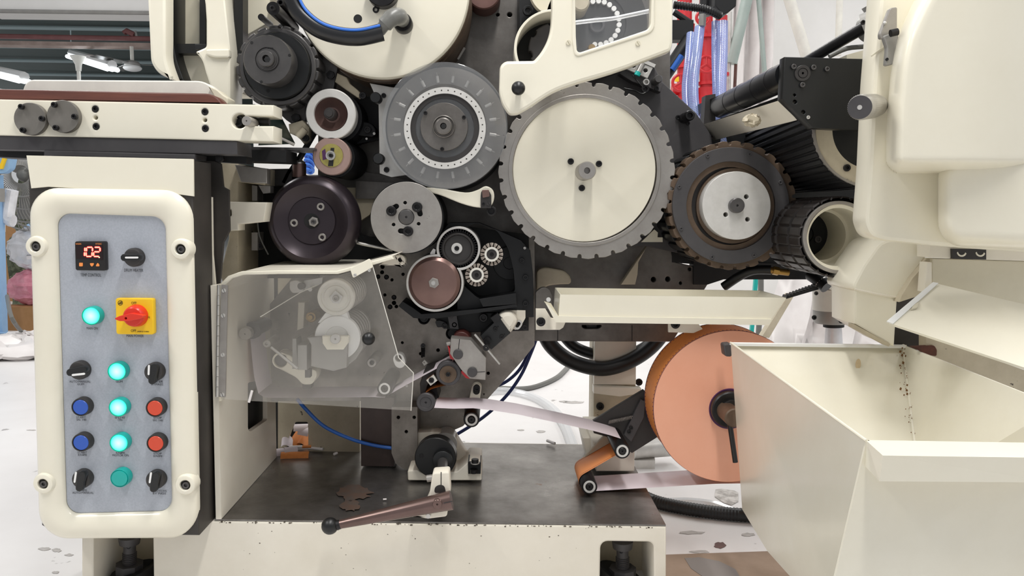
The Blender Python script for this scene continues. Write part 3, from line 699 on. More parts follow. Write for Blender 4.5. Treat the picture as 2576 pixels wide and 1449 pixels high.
# back wall with cigarette hole
bw = [(699, 700), (905, 700), (905, 1142), (776, 1142)]+rp([(776, 1142), (775, 1061), (741, 1061), (728, 1094), (714, 1142)], [0, 5, 8, 4, 0])[1:-1]+[(714, 1142), (699, 1142)]
ob('back_wall', M().prism(bw, 2.20, .02), MT['cream_dirty'], hous)
ob('chute_floor', M().rect(690, 1030, 810, 1128, 2.31, .01), MT['black_flat'], hous)
ob('gap_strip', M().rect(684, 700, 704, 1133, 2.222, .02), MT['black_flat'], hous)
# front rim that curves over the top
rim_o = [(547, 1010), (547, 740), (556, 712), (574, 694), (606, 683), (700, 680), (848, 681), (938, 657), (985, 644)]
rim_i = [(990, 652), (942, 666), (850, 690), (700, 690), (612, 692), (584, 701), (566, 718), (557, 742), (557, 1010)]
ob('rim', M().prism(rim_o+rim_i, 1.705, .02, (), .002), MT['cream'], hous)
tw = [(606, 684), (700, 681), (848, 682), (938, 658), (985, 645), (984, 647), (938, 661), (848, 686), (700, 686), (606, 688)]
ob('top_shelf', M().prism(tw, 1.725, .41), MT['cream_worn'], hous)
ob('corner_shelf', M().prism([(547, 740), (556, 712), (574, 694), (606, 684), (606, 688), (578, 698), (560, 715), (551, 742)], 1.725, .38), MT['cream_worn'], hous)
# dark steel block on the bed
t = ob('steel_block', M().prism([(907, 1000), (992, 1000), (992, 1174), (908, 1173)], 2.055, .12, (), .002), MT['block_brown']); tag(t, 'dark brown steel block standing on the bed behind the plate corner', 'block')
# ================================================================== FRONT PLATE OF THE TAPE UNIT
HP = [(1014, 690, 4), (962, 671, 5.5), (961, 685, 5), (951, 696, 5.5), (972, 697, 6), (986, 704, 4), (968, 742, 4), (991, 748, 6), (991, 762, 5.5), (981, 772, 6), (997, 771, 4.5),
      (1012, 862, 3.5), (1058, 890, 4), (1102, 881, 4.5), (1228, 939, 4), (1002, 1050, 4.5), (1044, 1050, 4.5), (1022, 1086, 4.5), (1262, 900, 0), (1008, 1066, 0), (936, 1004, 0)]
HP = [h for h in HP if h[2] > 0]
pl = [(636, 1010), (650, 800), (742, 690), (960, 655), (1100, 600), (1345, 590), (1345, 868), (1316, 905), (1165, 1072), (1140, 1083), (1052, 1083), (1048, 1092), (1048, 1150), (990, 1150), (986, 1008)]
Yp = 2.10
tape_unit = thing('tape_unit_plate', 'worn steel mounting plate with tapped holes below the drums', 'machine plate', (1000, 1185, Yp))
ob('plate', M().prism(pl, Yp, .03, HP, .0015), MT['plate_steel'], tape_unit)
ob('backing', M().prism([(660, 985), (690, 780), (760, 695), (962, 660), (1330, 640), (1330, 850), (1150, 1050), (1060, 1065), (1045, 1100), (1000, 1100), (998, 985)], Yp+.034, .004), MT['black_flat'], tape_unit)
ob('corner_foot', M().prism([(985, 1024), (1050, 1024), (1050, 1184), (1018, 1181), (995, 1166), (985, 1140)], 2.03, .07, [(1002, 1050, 4.5), (1042, 1050, 4.5), (1022, 1086, 4.5)]), MT['plate_steel'], tape_unit)
for x, y, r in ((951, 696, 4.2), (972, 697, 4.5), (991, 748, 4.5), (981, 772, 4.5)): bolt(x, y, Yp+.006, r, tape_unit)
# ================================================================== UPPER GEARBOX PLATE
up = thing('gearbox_plate', 'large dark steel gearbox wall carrying the drums', 'machine plate', (1300, 858, 2.2))
YG = 2.20
gp = [(1000, -60), (1686, -60), (1686, 215), (1690, 640), (1700, 660), (1832, 690), (1780, 716), (1762, 745), (1692, 860), (1340, 858), (1100, 858), (1100, 470), (860, 470), (860, 440), (800, 420), (800, 200), (900, -60)]
gh = [(1252, 37, 4.5), (1282, 37, 6), (1644, 703, 6.5), (1680, 702, 6.5), (1712, 712, 4), (1735, 677, 4.5), rp([(1463, 818), (1514, 818), (1512, 823), (1505, 827), (1472, 827), (1465, 824)], 3)]
ob('plate', M().prism(gp, YG, .05, gh, .002), MT['dark_steel'], up)
ob('backing', M().prism([(1010, -50), (1676, -50), (1676, 215), (1680, 640), (1760, 690), (1750, 735), (1685, 850), (1110, 850), (1110, 480), (1000, 460)], YG+.055, .004), MT['black_flat'], up)
ob('rear_panel', M().prism([(1690, 330), (1900, 330), (2195, 400), (2195, 640), (2060, 690), (1690, 660)], YG, .02), MT['casting_black'], up)
hexnut(1489, 822, YG+.02, 16, up)
ob('seam', M().rect(1302, -60, 1304, 180, YG-.001, .003), MT['black_flat'], up)
ob('seam', M().rect(1402, 818, 1404, 858, YG-.001, .003), MT['black_flat'], up)
ob('seam', M().rect(1589, 818, 1591, 858, YG-.001, .003), MT['black_flat'], up)
# front web : diagonal cover plate to the right of the big drum
ws = [(1500, 150), (1648, 186), (1660, 200), (1752, 285), (1790, 340), (1800, 420), (1720, 640), (1630, 620), (1430, 620), (1400, 300)]
web = thing('diagonal_web', 'black diagonal plate between the big white drum and the clear hoses', 'machine plate', (1700, 600, 2.13))
ob('plate', M().prism(ws, 2.13, .05, (), .002), MT['slate'], web)
for x, y, r in ((1706, 295, 6), (1731, 310, 5)): bolt(x, y, 2.12, r, web)
ob('roller_pin', M().lathe(1736, 290, 2.06, [(13, .07), (13, .004), (11, 0), (7, 0), (6, .01), (.01, .01)], 24), MT['black_steel'], web)
ob('boss', M().lathe(1722, 294, 2.10, [(10, .03), (10, 0), (.01, 0)], 20), MT['black_steel'], web)
# sensor bracket on the web
sb = thing('sensor_bracket', 'bracket with small nickel sensor with green tip above the big white drum', 'sensor', (1600, 210, 2.1))
ob('bracket', M().prism([(1558, 185), (1570, 172), (1625, 155), (1645, 165), (1668, 212), (1662, 232), (1636, 222), (1590, 205)], 2.09, .035, (), .002), MT['slate'], sb)
ob('clamp_block', M().prism([(1577, 174), (1592, 150), (1643, 170), (1629, 197)], 2.075, .015, [(1594, 165, 5.5), (1624, 177, 5.5)], .001), MT['alu'], sb)
ob('clamp_block', M().prism([(1622, 150), (1650, 162), (1646, 170), (1618, 158)], 2.072, .04), MT['alu'], sb)
ob('sensor_body', M().tube([P(1617, 160, 2.062), P(1606, 182, 2.062)], .0075, 16), MT['bright_steel'], sb)
ob('sensor_tip', M().tube([P(1606, 181, 2.062), P(1602, 190, 2.062)], .0076, 16), MT['teal_button'], sb, 'green sensor tip')
ob('pin', M().lathe(1657, 198, 2.04, [(10, .06), (10, .003), (8.5, 0), (.01, 0)], 24), MT['cam_steel'], sb)
ob('bush', M().lathe(1626, 206, 2.055, [(8, .04), (8, 0), (5, 0), (4.5, .015), (.01, .015)], 20), MT['bright_steel'], sb)
bolt(1624, 224, 2.06, 10, sb); bolt(1652, 222, 2.07, 6, sb)
ob('wire', M().tubep([(1592, 188, 2.07), (1600, 200, 2.065), (1612, 214, 2.065), (1622, 222, 2.06)], 1.6, 8, 3), MT['rubber'], sb)
ob('wire', M().tubep([(1570, 222, 2.085), (1590, 226, 2.08), (1602, 230, 2.07), (1614, 236, 2.06), (1624, 233, 2.06)], 1.8, 8, 3), MT['rubber'], sb)
# ================================================================== DRUMS
# -- cream drum top centre
Yw = 1.93
d = thing('cream_drum', 'large cream drum face at top centre with the thick black hose in front', 'drum', (958, -25, Yw))
ob('face', M().lathe(958, -30, Yw, [(219, .03), (223, .022), (224, .012), (220, .003), (213, 0), (.01, 0)], 96), MT['cream'], d)
ob('barrel', M().lathe(*coax(958, -30, Yw, Yw+.03), Yw+.03, [(221, 0), (221, .03), (216, .03), (216, .05), (221, .05), (221, .15), (215, .15), (215, .24), (.01, .24)], 96), MT['bronze'], d)
ob('suction_hole', M().lathe(900, 47, Yw-.0006, [(11, .001), (10.5, 0), (10, .0005), (.01, .0005)], 24), MT['black_flat'], d)
bolt(945, 24, Yw-.004, 8, d); ob('hub_ring', M().lathe(960, -25, Yw-.03, [(40, .03), (40, .002), (38, 0), (.01, 0)], 48), MT['black_steel'], d)
ob('hub_key', M().prism([(966, 2), (985, -6), (992, 4), (975, 15)], Yw-.02, .02), MT['black_flat'], d)
ob('hose_flange', M().lathe(1012, 55, Yw-.03, [(24, .03), (24, .003), (22, 0), (18, 0), (.01, .004)], 32), MT['black_steel'], d)
ob('label_strip', M().prism([(1150, 148), (1154, 150), (1171, 122), (1167, 118)], 2.1, .004), MT['grey_steel'], d)
# hose
h = thing('suction_hose', 'thick black suction hose with a blue stripe curving across the cream drum', 'hose', (860, 95, 1.83))
hp = [(717, -45, 1.83), (735, 0, 1.83), (758, 38, 1.83), (800, 72, 1.83), (850, 89, 1.83), (905, 93, 1.83), (962, 81, 1.835)]
ob('hose', M().tubep(hp, 22, 24, 8), MT['rubber_shine'], h)
kk = S(850, 80, 1.83)
st_ = [P(x+a, y+b, Y-.017) for (x, y, Y), (a, b) in zip(hp, ((17, -6), (16, -8), (13, -11), (8, -15), (4, -17), (-2, -18), (-6, -17)))]
ob('stripe', M().tube(st_, 3.4*kk, 8, 8), MT['blue_stripe'], h, 'blue stripe')
ob('elbow', M().tube([P(955, 78, 1.835), P(968, 62, 1.83), P(985, 46, 1.835), P(1002, 42, 1.85), P(1012, 50, 1.9)], [15*kk, 20*kk, 22*kk, 22*kk, 19*kk], 22, 5), MT['glass_grey'], h, 'grey taped elbow')
# -- eccentric dark cam drum
Yc_ = 1.86
d = thing('dark_cam_drum', 'dark steel notched drum with a stepped hub at upper left', 'drum', (672, 150, Yc_))
ob('hub', M().lathe(673, 150, Yc_, [(62, .06), (62, .004), (59.5, 0), (31, 0), (30, .003), (28, .003), (27, -.001), (24, -.001), (23.5, -.004), (20.5, -.004), (20, -.012), (18, -.014), (9, -.014), (8.5, .008), (.01, .008)], 64), MT['cam_steel'], d)
ob('hex_bore', M().prism([(672+8*math.cos(PI/3*i), 149+8*math.sin(PI/3*i)) for i in range(6)], Yc_-.0146, .001), MT['black_flat'], d)
ob('disc', M().lathe(696, 165, Yc_+.05, [(84, .03), (84, .003), (82, 0), (.01, 0)], 72), MT['black_paint'], d)
ob('rim', M().lathe(698, 168, Yc_+.062, [(96, .02), (96, .002), (94, 0), (86, 0), (86, .01), (.01, .01)], 72), MT['cam_steel'], d)
ob('notched_ring', M().prism(notched(698, 168, 104, 20, 4.5, 7, .2, 1.5), Yc_+.07, .10, (), .002), MT['cam_steel'], d)
for x, y, r in ((633, 107, 4), (728, 139, 4), (657, 206, 4), (674, 228, 5)): ob('pin_hole', M().lathe(x, y, (Yc_ if y < 215 else Yc_+.05)-.0006, [(r, .001), (r*.9, 0), (.01, 0)], 16), MT['black_flat'], d)
ob('key_mark', M().prism([(671, 118), (687, 120), (687, 122), (673, 120), (673, 124), (671, 124)], Yc_-.0005, .001), MT['black_flat'], d)
br = [(700, 60), (760, 85), (800, 130), (846, 160), (846, 188), (832, 235), (798, 232), (780, 245), (768, 272), (769, 303), (734, 312), (690, 275), (660, 270), (680, 168)]
ob('bracket', M().prism(sm(br, 3), 2.0, .03, (), .002), MT['cam_steel'], d)
hexnut(831, 188, 1.985, 11, d); hexnut(743, 296, 1.985, 12, d)
# rods above the cam
t = thing('spacer_rod', 'thick black spacer rod above the dark notched drum', 'rod', (690, 20, 1.86))
ob('rod', M().tube([P(687, 21, 1.84), P(738, 70, 2.1)], .0145, 20), MT['black_steel'], t); bolt(685, 20, 1.825, 7, t)
t = ob('spacer_rod', M().tube([P(657, 43, 1.88), P(680, 62, 2.0)], .0075, 14), MT['black_steel']); tag(t, 'thin black spacer pin pointing at the notched drum', 'rod')
t = thing('spacer_rod', 'small black bushing above the thick spacer rod', 'rod', (706, 5, 1.9)); ob('bush', M().lathe(705, 6, 1.9, [(10, .3), (10, .003), (8, 0), (5, 0), (4.5, .02), (.01, .02)], 20), MT['black_steel'], t)
# -- small brake roller
d = thing('small_brake_roller', 'bright rimmed roller with a brown cone centre below the dark notched drum', 'roller', (832, 287, 1.93))
ob('rim', M().lathe(832, 287, 1.93, [(60, .05), (60, .025), (63, .02), (63, .002), (61, 0), (43, 0), (42, .005), (40, .03), (.01, .03)], 56), MT['disc_alu'], d)
ob('cone', M().lathe(832, 287, 1.935, [(42, .03), (41.5, 0), (34, .012), (20, .02), (18, .02), (.01, .02)], 48), MT['brown_anod'], d)
ob('hub', M().lathe(828, 285, 1.925, [(16, .03), (15, .004), (13, 0), (10, 0), (9, -.004), (.01, -.004)], 32), MT['charcoal'], d)
ob('barrel', M().lathe(*coax(832, 287, 1.93, 2.0), 2.0, [(64, 0), (64, .17), (.01, .17)], 48), MT['casting_black'], d)
# -- brown disc with yellow centre
d = thing('brown_idler_disc', 'brown idler disc with a yellow marked centre', 'roller', (834, 392, 1.93))
ob('disc', M().lathe(834, 393, 1.93, [(48, .02), (48, .002), (46, 0), (31, 0), (30, .001), (.01, .001)], 56), MT['idler_brown'], d)
ob('centre_disc', M().lathe(833, 391, 1.929, [(30, .003), (29, 0), (.01, 0)], 40), MT['yellow_disc'], d)
ob('ink_mark', M().prism([(810, 380), (818, 374), (822, 400), (812, 403)], 1.9286, .0006), MT['plum'], d); ob('ink_mark', M().prism([(832, 372), (841, 372), (838, 418), (825, 418)], 1.9286, .0006), MT['bezel'], d)
ob('bearing', M().lathe(831, 391, 1.922, [(12.5, .008), (12, 0), (8, 0), (7.5, .003), (.01, .003)], 32), MT['bright_steel'], d); bolt(831, 391, 1.915, 5, d, hgt=2)
ob('rear_flange', M().lathe(842, 396, 1.96, [(50, 0), (50, .2), (.01, .2)], 48), MT['casting_black'], d)
# -- big dark wheel
d = thing('dark_hand_wheel', 'big smooth dark wheel with three screws at centre left', 'wheel', (784, 556, 1.90))
ob('wheel', M().lathe(781, 557, 1.90, [(100, .09), (112, .08), (118, .06), (119, .045), (116, .028), (109, .012), (100, .004), (94, .002), (60, .022), (.01, .022)], 96), MT['wheel_dark'], d, sharp=50)
ob('centre_plate', M().lathe(784, 556, 1.918, [(60, .01), (59.5, .001), (58.5, 0), (18, 0), (17, .008), (.01, .008)], 64), MT['wheel_dark'], d)
for x, y in ((806, 520), (739, 561), (810, 597)): bolt(x, y, 1.9135, 10, d, MT['grey_steel'])
hexnut(788, 558, 1.905, 13, d, MT['grey_steel']); bolt(788, 558, 1.898, 6.5, d, MT['cam_steel']); ob('axle_recess', M().lathe(784, 556, 1.9168, [(20, .002), (19, .0005), (.01, .001)], 32), MT['black_flat'], d)
ob('hub_barrel', M().lathe(781, 557, 1.99, [(80, 0), (70, .1), (.01, .1)], 48), MT['casting_black'], d)
# -- grey steel disc
d = thing('grey_cutter_disc', 'flat grey steel disc with three slotted screws below the hazy disc', 'drum', (1022, 546, 1.93))
slots = [stad(990, 524, -35, 15, 15, 6.5), stad(1054, 528, 75, 17, 17, 6.5), stad(1018, 582, 5, 17, 17, 6.5)]
holes_ = [(1019, 510, 4.5), (990, 565, 4.5), (1053, 563, 4.5), (1022, 546, 20)]
ob('disc', M().prism(circ(1022, 547, 90, 96), 1.93, .012, slots+holes_, .001), MT['grey_steel'], d)
ob('backing', M().lathe(1022, 547, 1.945, [(89, 0), (89, .02), (93, .02), (93, .17), (.01, .17)], 80), MT['casting_black'], d)
ob('axle', M().lathe(1022, 546, 1.928, [(19, .02), (19, .001), (17, 0), (3, 0), (2.5, .005), (.01, .005)], 36), MT['cam_steel'], d)
for x, y in ((984, 531), (1049, 521), (1026, 582)): bolt(x, y, 1.921, 13, d)
# -- hazy disc with radial bars
Yd = 1.93
d = thing('vacuum_disc', 'hazy grey see-through disc with a ring of radial pins', 'drum', (1120, 317, Yd))
ob('cover_disc', M().lathe(1119, 317, Yd, [(158, .006), (158, .001), (156, 0), (104, 0), (104, .006)], 96), MT['acrylic_disc'], d, 'hazy see-through cover disc')
ob('drum_face', M().lathe(1124, 322, Yd+.03, [(152, .02), (150, 0), (.01, 0)], 96), MT['plate_steel'], d)
ob('drum_body', M().lathe(1124, 322, Yd+.05, [(154, 0), (154, .2), (.01, .2)], 80), MT['casting_black'], d)
rg_h = [(1119+95*math.cos(2*PI*(i+.5)/36), 322+95*math.sin(2*PI*(i+.5)/36), 1.9) for i in range(36)]
ob('index_ring', M().prism(circ(1119, 322, 103, 80), Yd-.001, .006, [circ(1119, 322, 87, 72)]+rg_h), MT['disc_alu'], d, 'pale ring with a row of small holes')
me0 = None
for i in range(20):
    a = 2*PI*(i+.5)/20; c_, s_ = math.cos(a), math.sin(a)
    q = lambda r: P(1120+r*c_, 320+r*s_, Yd+.014)
    pin = ob('radial_pin', M().tube([q(113), q(130)], .0038, 10), MT['alu'], d)
    ob('needle', M().tube([q(129), q(139)], .0013, 6), MT['grey_steel'], pin)
ob('inner_plate', M().lathe(1119, 322, Yd+.004, [(87, .03), (87, 0), (74, 0), (73, .012), (.01, .012)], 64), MT['charcoal'], d)
ob('hub_plate', M().lathe(1117, 319, Yd-.002, [(60, .03), (60, .001), (59, 0), (28, 0), (.01, 0)], 64), MT['dark_steel'], d)
ob('hub', M().lathe(1116, 318, Yd-.012, [(29, .014), (28, .001), (26, 0), (25, .004), (22, .004), (21, -.008), (18, -.01), (8, -.01), (8, .006), (.01, .006)], 48), MT['dark_steel'], d)
ob('bore', M().prism([(1116+7*math.cos(PI/3*i), 317+7*math.sin(PI/3*i)) for i in range(6)], Yd-.0226, .001), MT['black_flat'], d)
for x, y in ((1070, 284), (1167, 295), (1112, 375)): bolt(x, y, Yd-.008, 5, d)
t = thing('bracket_plate', 'bright aluminium bracket with two black knobs left of the hazy disc', 'bracket', (965, 440, 2.02))
ob('plate', M().prism([(930, 209), (985, 219), (1100, 230), (1100, 430), (985, 446), (955, 436), (952, 260)], 2.0, .02, (), .001), MT['alu'], t)
for x, y in ((944, 245), (951, 399)):
    k_ = ob('knob', M().lathe(x, y, 1.93, [(14, .03), (14, .004), (12, 0), (.01, -.001)], 28), MT['black_paint'], t); ob('stem', M().tube([P(x, y, 1.94), P(x+10, y+2, 2.0)], .006, 10), MT['black_steel'], k_)
bolt(972, 427, 1.993, 7, t); bolt(965, 240, 1.993, 6, t)
# -- big white faced drum
Yb = 1.96
d = thing('notched_transfer_drum', 'largest drum with a notched steel rim and a plain cream face', 'drum', (1475, 428, Yb))
ob('notched_rim', M().prism(notched(1476, 429, 221, 32, 5.5, 10, .42, 2.0, 6), Yb, .05, [circ(1471, 428, 181.5, 96)], .001), MT['grey_steel'], d)
ob('rim_step', M().prism(circ(1471, 428, 192, 96), Yb-.003, .006, [circ(1471, 428, 182, 96)], .0015), MT['grey_steel'], d)
ob('face', M().lathe(1470, 428, Yb+.001, [(180, .02), (180, .002), (178.5, 0), (.01, 0)], 96), MT['cream'], d, 'cream face disc')
ob('gap', M().lathe(1472, 429, Yb+.02, [(190, 0), (190, .02), (.01, .02)], 64), MT['black_flat'], d)
ob('barrel', M().lathe(*coax(1476, 429, Yb, Yb+.05), Yb+.05, [(204, 0), (204, .1), (.01, .1)], 80), MT['casting_black'], d)
ob('shaft', M().lathe(1477, 429, Yb-.07, [(23, .08), (23, .003), (21, 0), (8, 0), (7.5, .02), (.01, .02)], 40), MT['grey_steel'], d)
for x, y in ((1436, 406), (1507, 412), (1464, 473)): bolt(x, y, Yb-.006, 8, d)
# -- right drum
Yr = 1.95
d = thing('brown_rimmed_drum', 'drum with brown notched rim, dark ring and silver centre disc', 'drum', (1850, 518, Yr))
ob('notched_rim', M().prism(notched(1842, 517, 161, 30, 5, 9, .3, 2.2, 5), Yr, .05, [circ(1838, 518, 98, 64)], .001), MT['bronze'], d)
ob('dark_ring', M().prism(circ(1839, 517, 147, 96), Yr-.010, .012, [circ(1839, 518, 112, 80)], .001), MT['slate'], d)
ob('recess_ring', M().lathe(1839, 518, Yr+.012, [(114, .01), (114, 0), (80, .004), (.01, .004)], 64), MT['charcoal'], d)
ob('hub_cylinder', M().lathe(1851, 517, Yr-.018, [(97, .04), (96, .002), (.01, .002)], 64) if False else M().lathe(1846, 518, Yr+.004, [(94, .02), (94, 0), (.01, 0)], 64), MT['bronze'], d)
ob('centre_disc', M().prism(circ(1853, 517, 86, 80), Yr-.03, .04, [(1878, 495, 6), (1826, 540, 6), (1881, 552, 6)], .001), MT['disc_alu'], d, 'brushed silver centre disc')
ob('shaft', M().lathe(1855, 517, Yr-.045, [(19, .016), (19, .002), (17, 0), (3, 0), (2.5, .005), (.01, .005)], 36), MT['cam_steel'], d)
ob('key', M().prism([(1772, 474), (1783, 478), (1775, 498), (1764, 492)], Yr+.002, .004), MT['charcoal'], d)
for i in range(8):
    a = math.radians(i*45+20); bolt(1839+138*math.cos(a), 517+138*math.sin(a), Yr-.013, 5, d, MT['slate'])
ob('barrel', M().prism(notched(*coax(1842, 517, Yr, Yr+.06), 155, 30, 5, 9, .8, 2.2, 4), Yr+.06, .16, (), .001), MT['black_paint'], d)
# ================================================================== TWIN GLUE ROLLERS
A, RA, B_, RB = (1153, 625), 55.5, (1094, 712), 72.5
def fig8(dr):
    ra, rb = RA+dr, RB+dr; dx, dy = B_[0]-A[0], B_[1]-A[1]; D = math.hypot(dx, dy); base = math.atan2(dy, dx)
    ca = math.acos(max(-1, min(1, (D*D+ra*ra-rb*rb)/(2*D*ra)))); cb = math.acos(max(-1, min(1, (D*D+rb*rb-ra*ra)/(2*D*rb))))
    pts = []
    for i in range(49):
        a = base+ca+(2*PI-2*ca)*i/48; pts.append((A[0]+ra*math.cos(a), A[1]+ra*math.sin(a)))
    for i in range(1, 56):
        a = base+PI+cb+(2*PI-2*cb)*i/56; pts.append((B_[0]+rb*math.cos(a), B_[1]+rb*math.sin(a)))
    return pts
g = thing('glue_roller_pair', 'figure-eight aluminium housing with a black gear above a brown roller', 'roller pair', (1120, 670, 1.97))
ob('housing', M().prism(fig8(0), 1.97, .12, [fig8(-6)], .0012), MT['alu'], g)
ob('housing_back', M().prism(fig8(-3), 2.02, .07), MT['black_flat'], g)
ob('gear', M().prism(cog(1153, 625, 50, 46, 7), 1.985, .03, [circ(1153, 625, 41, 40)], .0006), MT['black_steel'], g)
ob('gear_disc', M().lathe(1152, 626, 1.975, [(41, .03), (41, .003), (38, 0), (36, 0), (33, .008), (.01, .008)], 48), MT['charcoal'], g)
ob('washer', M().lathe(1149, 625, 1.978, [(14, .006), (14, .001), (13.5, 0), (6, 0), (.01, .001)], 32), MT['disc_alu'], g); bolt(1149, 625, 1.974, 6, g)
ob('brown_roller', M().lathe(1092, 712, 1.965, [(66, .05), (66, .008), (58, .001), (56, 0), (.01, 0)], 72), MT['brown_anod'], g, 'brown anodised roller face')
hexnut(1091, 712, 1.958, 14, g, MT['grey_steel']); ob('stud', M().lathe(1090, 712, 1.95, [(6, .01), (5.5, 0), (.01, 0)], 18), MT['bright_steel'], g)
ob('lug', M().prism([(1082, 637), (1090, 625), (1096, 628), (1092, 650), (1060, 660), (1062, 650), (1084, 645)], 1.975, .03), MT['alu'], g)
# brushes
def brush(x, y, lab, ph):
    b = thing('round_brush', lab, 'brush', (x, y, 1.98), 'round brushes beside the glue rollers')
    ob('core', M().lathe(x, y, 1.98, [(27, .05), (27, .012), (.01, .012)], 40), MT['bristle_dark'], b)
    for i in range(16):
        a = 2*PI*(i+ph)/16; w0, w1 = .10, .155
        q = [(x+r*math.cos(a+w_), y+r*math.sin(a+w_)) for r, w_ in ((15, -w0), (28.5, -w1), (29, 0), (28.5, w1), (15, w0))]
        ob('bristle_tuft', M().prism(q, 1.976, .03, (), .001), MT['bristle'], b)
    ob('washer', M().prism(circ(x, y, 18.5, 36), 1.970, .006, [circ(x, y, 13, 28)], .0006), MT['rail_white'], b)
    ob('hub', M().lathe(x, y, 1.973, [(13, .01), (13, 0), (5, 0), (4, .003), (.01, .003)], 28), MT['charcoal'], b); bolt(x-1, y, 1.969, 4, b)
brush(1237, 640, 'upper round bristle brush right of the black gear', 0); brush(1199, 692, 'lower round bristle brush right of the brown roller', .4)
# black brush casing
cs = thing('black_brush_casing', 'black cast casing around the round brushes left of the cream tray', 'casing', (1250, 780, 2.06))
co = sm([(1205, 560), (1262, 585), (1310, 606), (1334, 630), (1341, 690), (1342, 795), (1300, 800), (1230, 775), (1060, 800), (1000, 778), (1008, 765), (1040, 780), (1150, 700), (1110, 640), (1120, 590)], 4)
ci = rp([(1120, 600), (1200, 560), (1250, 580), (1278, 625), (1292, 680), (1296, 737), (1206, 752), (1185, 735), (1140, 690)], 12)
ob('casing', M().prism([(1100, 600), (1130, 560), (1205, 560), (1262, 583), (1310, 604), (1334, 630), (1341, 690), (1343, 798), (1262, 800), (1255, 785), (1150, 785), (1150, 690)], 2.03, .06, [ci], .002), MT['casting_black'], cs)
ob('casing_back', M().prism([(1100, 560), (1330, 590), (1335, 790), (1100, 790)], 2.092, .006), MT['black_flat'], cs)
ob('lip', M().prism([(1205, 752), (1298, 737), (1300, 765), (1215, 772)], 2.0, .05, (), .001), MT['casting_black'], cs)
ob('inner_flange', M().lathe(1282, 662, 2.085, [(42, .004), (41, 0), (16, 0), (15, .003), (.01, .003)], 36), MT['casting_black'], cs)
for x, y, r in ((1313, 655, 6.5), (1322, 698, 7), (1322, 764, 7.5), (1320, 624, 3.5)): bolt(x, y, 2.02, r, cs, MT['casting_black'] if r > 4 else MT['bright_steel'])
t = ob('drip_guide', M().prism([(1002, 770), (1012, 758), (1040, 775), (1060, 790), (1120, 785), (1200, 778), (1300, 765), (1302, 772), (1200, 788), (1110, 800), (1062, 802), (1040, 800)], 2.0, .09, (), .001), MT['casting_black'])
tag(t, 'black drip tray strip under the brown glue roller', 'tray')
# ================================================================== RAIL TABLE (upper left)
YR = 1.70
rt = thing('rail_table', 'cream horizontal rail with round dark flanges across the upper left', 'machine rail', (300, 345, YR))
ro = [(-40, 249), (690, 264), (690, 291), (608, 291), (608, 318), (690, 318), (690, 357), (-40, 340)]
hl = [(604, 305, 0)]
key = rp([(-40, 249), (688, 264), (688, 292), (619, 292)]+circ(602, 304, 19, 14, -40, -320)[0:]+[(619, 317), (688, 317), (688, 356), (-40, 340)], 0)
ob('rail', M().prism(key, YR, .07, [(239, 274, 8), (240, 296, 5), (241, 318, 8), (515, 281, 8), (515, 302, 5), (516, 323, 8)], .003), MT['cream'], rt)
ob('rail_back', M().rect(-40, 262, 640, 345, YR+.071, .02), MT['black_flat'], rt)
for x, y in ((239, 274), (241, 318), (515, 281), (516, 323)): bolt(x, y, YR-.001, 8.5, rt)
for x, y, mt_, L in ((75, 299, 'flange_steel', ((51, 268), (103, 298), (55, 327))), (158, 293, 'flange_steel', ((134, 263), (185, 293), (138, 321)))):
    f = ob('round_flange', M().lathe(x, y, YR-.012, [(41, .012), (41, .0015), (40, 0), (.01, 0)], 56), MT[mt_], rt, 'round dark steel flange')
    for a, b in L: bolt(a, b, YR-.022, 7, f, hgt=1.2)
ob('pin_socket', M().lathe(598, 304, YR+.02, [(14, .03), (14, 0), (10, 0), (8, .01), (.01, .01)], 28), MT['black_steel'], rt)
ob('clamp_pin', M().lathe(620, 304, YR-.03, [(12.5, .05), (12.5, .002), (11.5, 0), (2, 0), (1.5, .004), (.01, .004)], 28), MT['grey_steel'], rt)
ob('slide_bar', M().tube([P(622, 305, YR+.03), P(678, 307, YR+.03)], .0075, 16), MT['black_steel'], rt)
t = thing('machine_slab', 'dark grey slab carrying the cream rail above the control cabinet', 'base slab', (300, 392, YR))
ob('slab', M().prism([(-40, 339), (596, 355), (598, 389), (-40, 376)], YR+.004, .10, (), .002), MT['slate'], t)
ob('lower_plate', M().prism([(110, 378), (490, 388), (490, 401), (110, 392)], YR+.0, .1, (), .002), MT['slate'], t)
ob('under_plate', M().prism([(-40, 376), (110, 379), (110, 400), (-40, 393)], YR+.05, .1), MT['black_flat'], t)  # flat black plate under the left end of the slab
ob('rear_beam', M().prism([(590, 376), (720, 378), (720, 408), (590, 404)], YR+.16, .1), MT['black_flat'], t)
ob('rear_rail', M().prism([(608, 369), (790, 372), (790, 378), (608, 377)], YR+.2, .1), MT['slate'], t)
hexnut(551, 398, YR+.05, 12, t); ob('bracket', M().prism([(490, 386), (620, 392), (620, 412), (490, 404)], YR+.07, .04), MT['black_flat'], t)
t = ob('wooden_board_strip', M().prism(rp([(-40, 223), (525, 235), (545, 243), (560, 262), (-40, 250)], [0, 12, 12, 3, 0]), YR+.03, .05, (), .003), MT['wood']); tag(t, 'reddish brown wooden strip lying along the cream rail', 'wood strip')
t = thing('rail_cover', 'rounded pale cover plate standing behind the wooden strip', 'cover', (300, 240, YR+.1))
ob('plate', M().prism(rp([(54, 235), (66, 200), (510, 203), (540, 222), (548, 245), (560, 262), (54, 250)], [4, 22, 24, 14, 6, 3, 3]), YR+.09, .04, (), .003), MT['rail_white'], t)
ob('end_block', M().prism(rp([(522, 215), (545, 225), (562, 240), (573, 246), (573, 263), (560, 263), (540, 245)], 4), YR+.075, .05, (), .002), MT['cream_dim'], t)
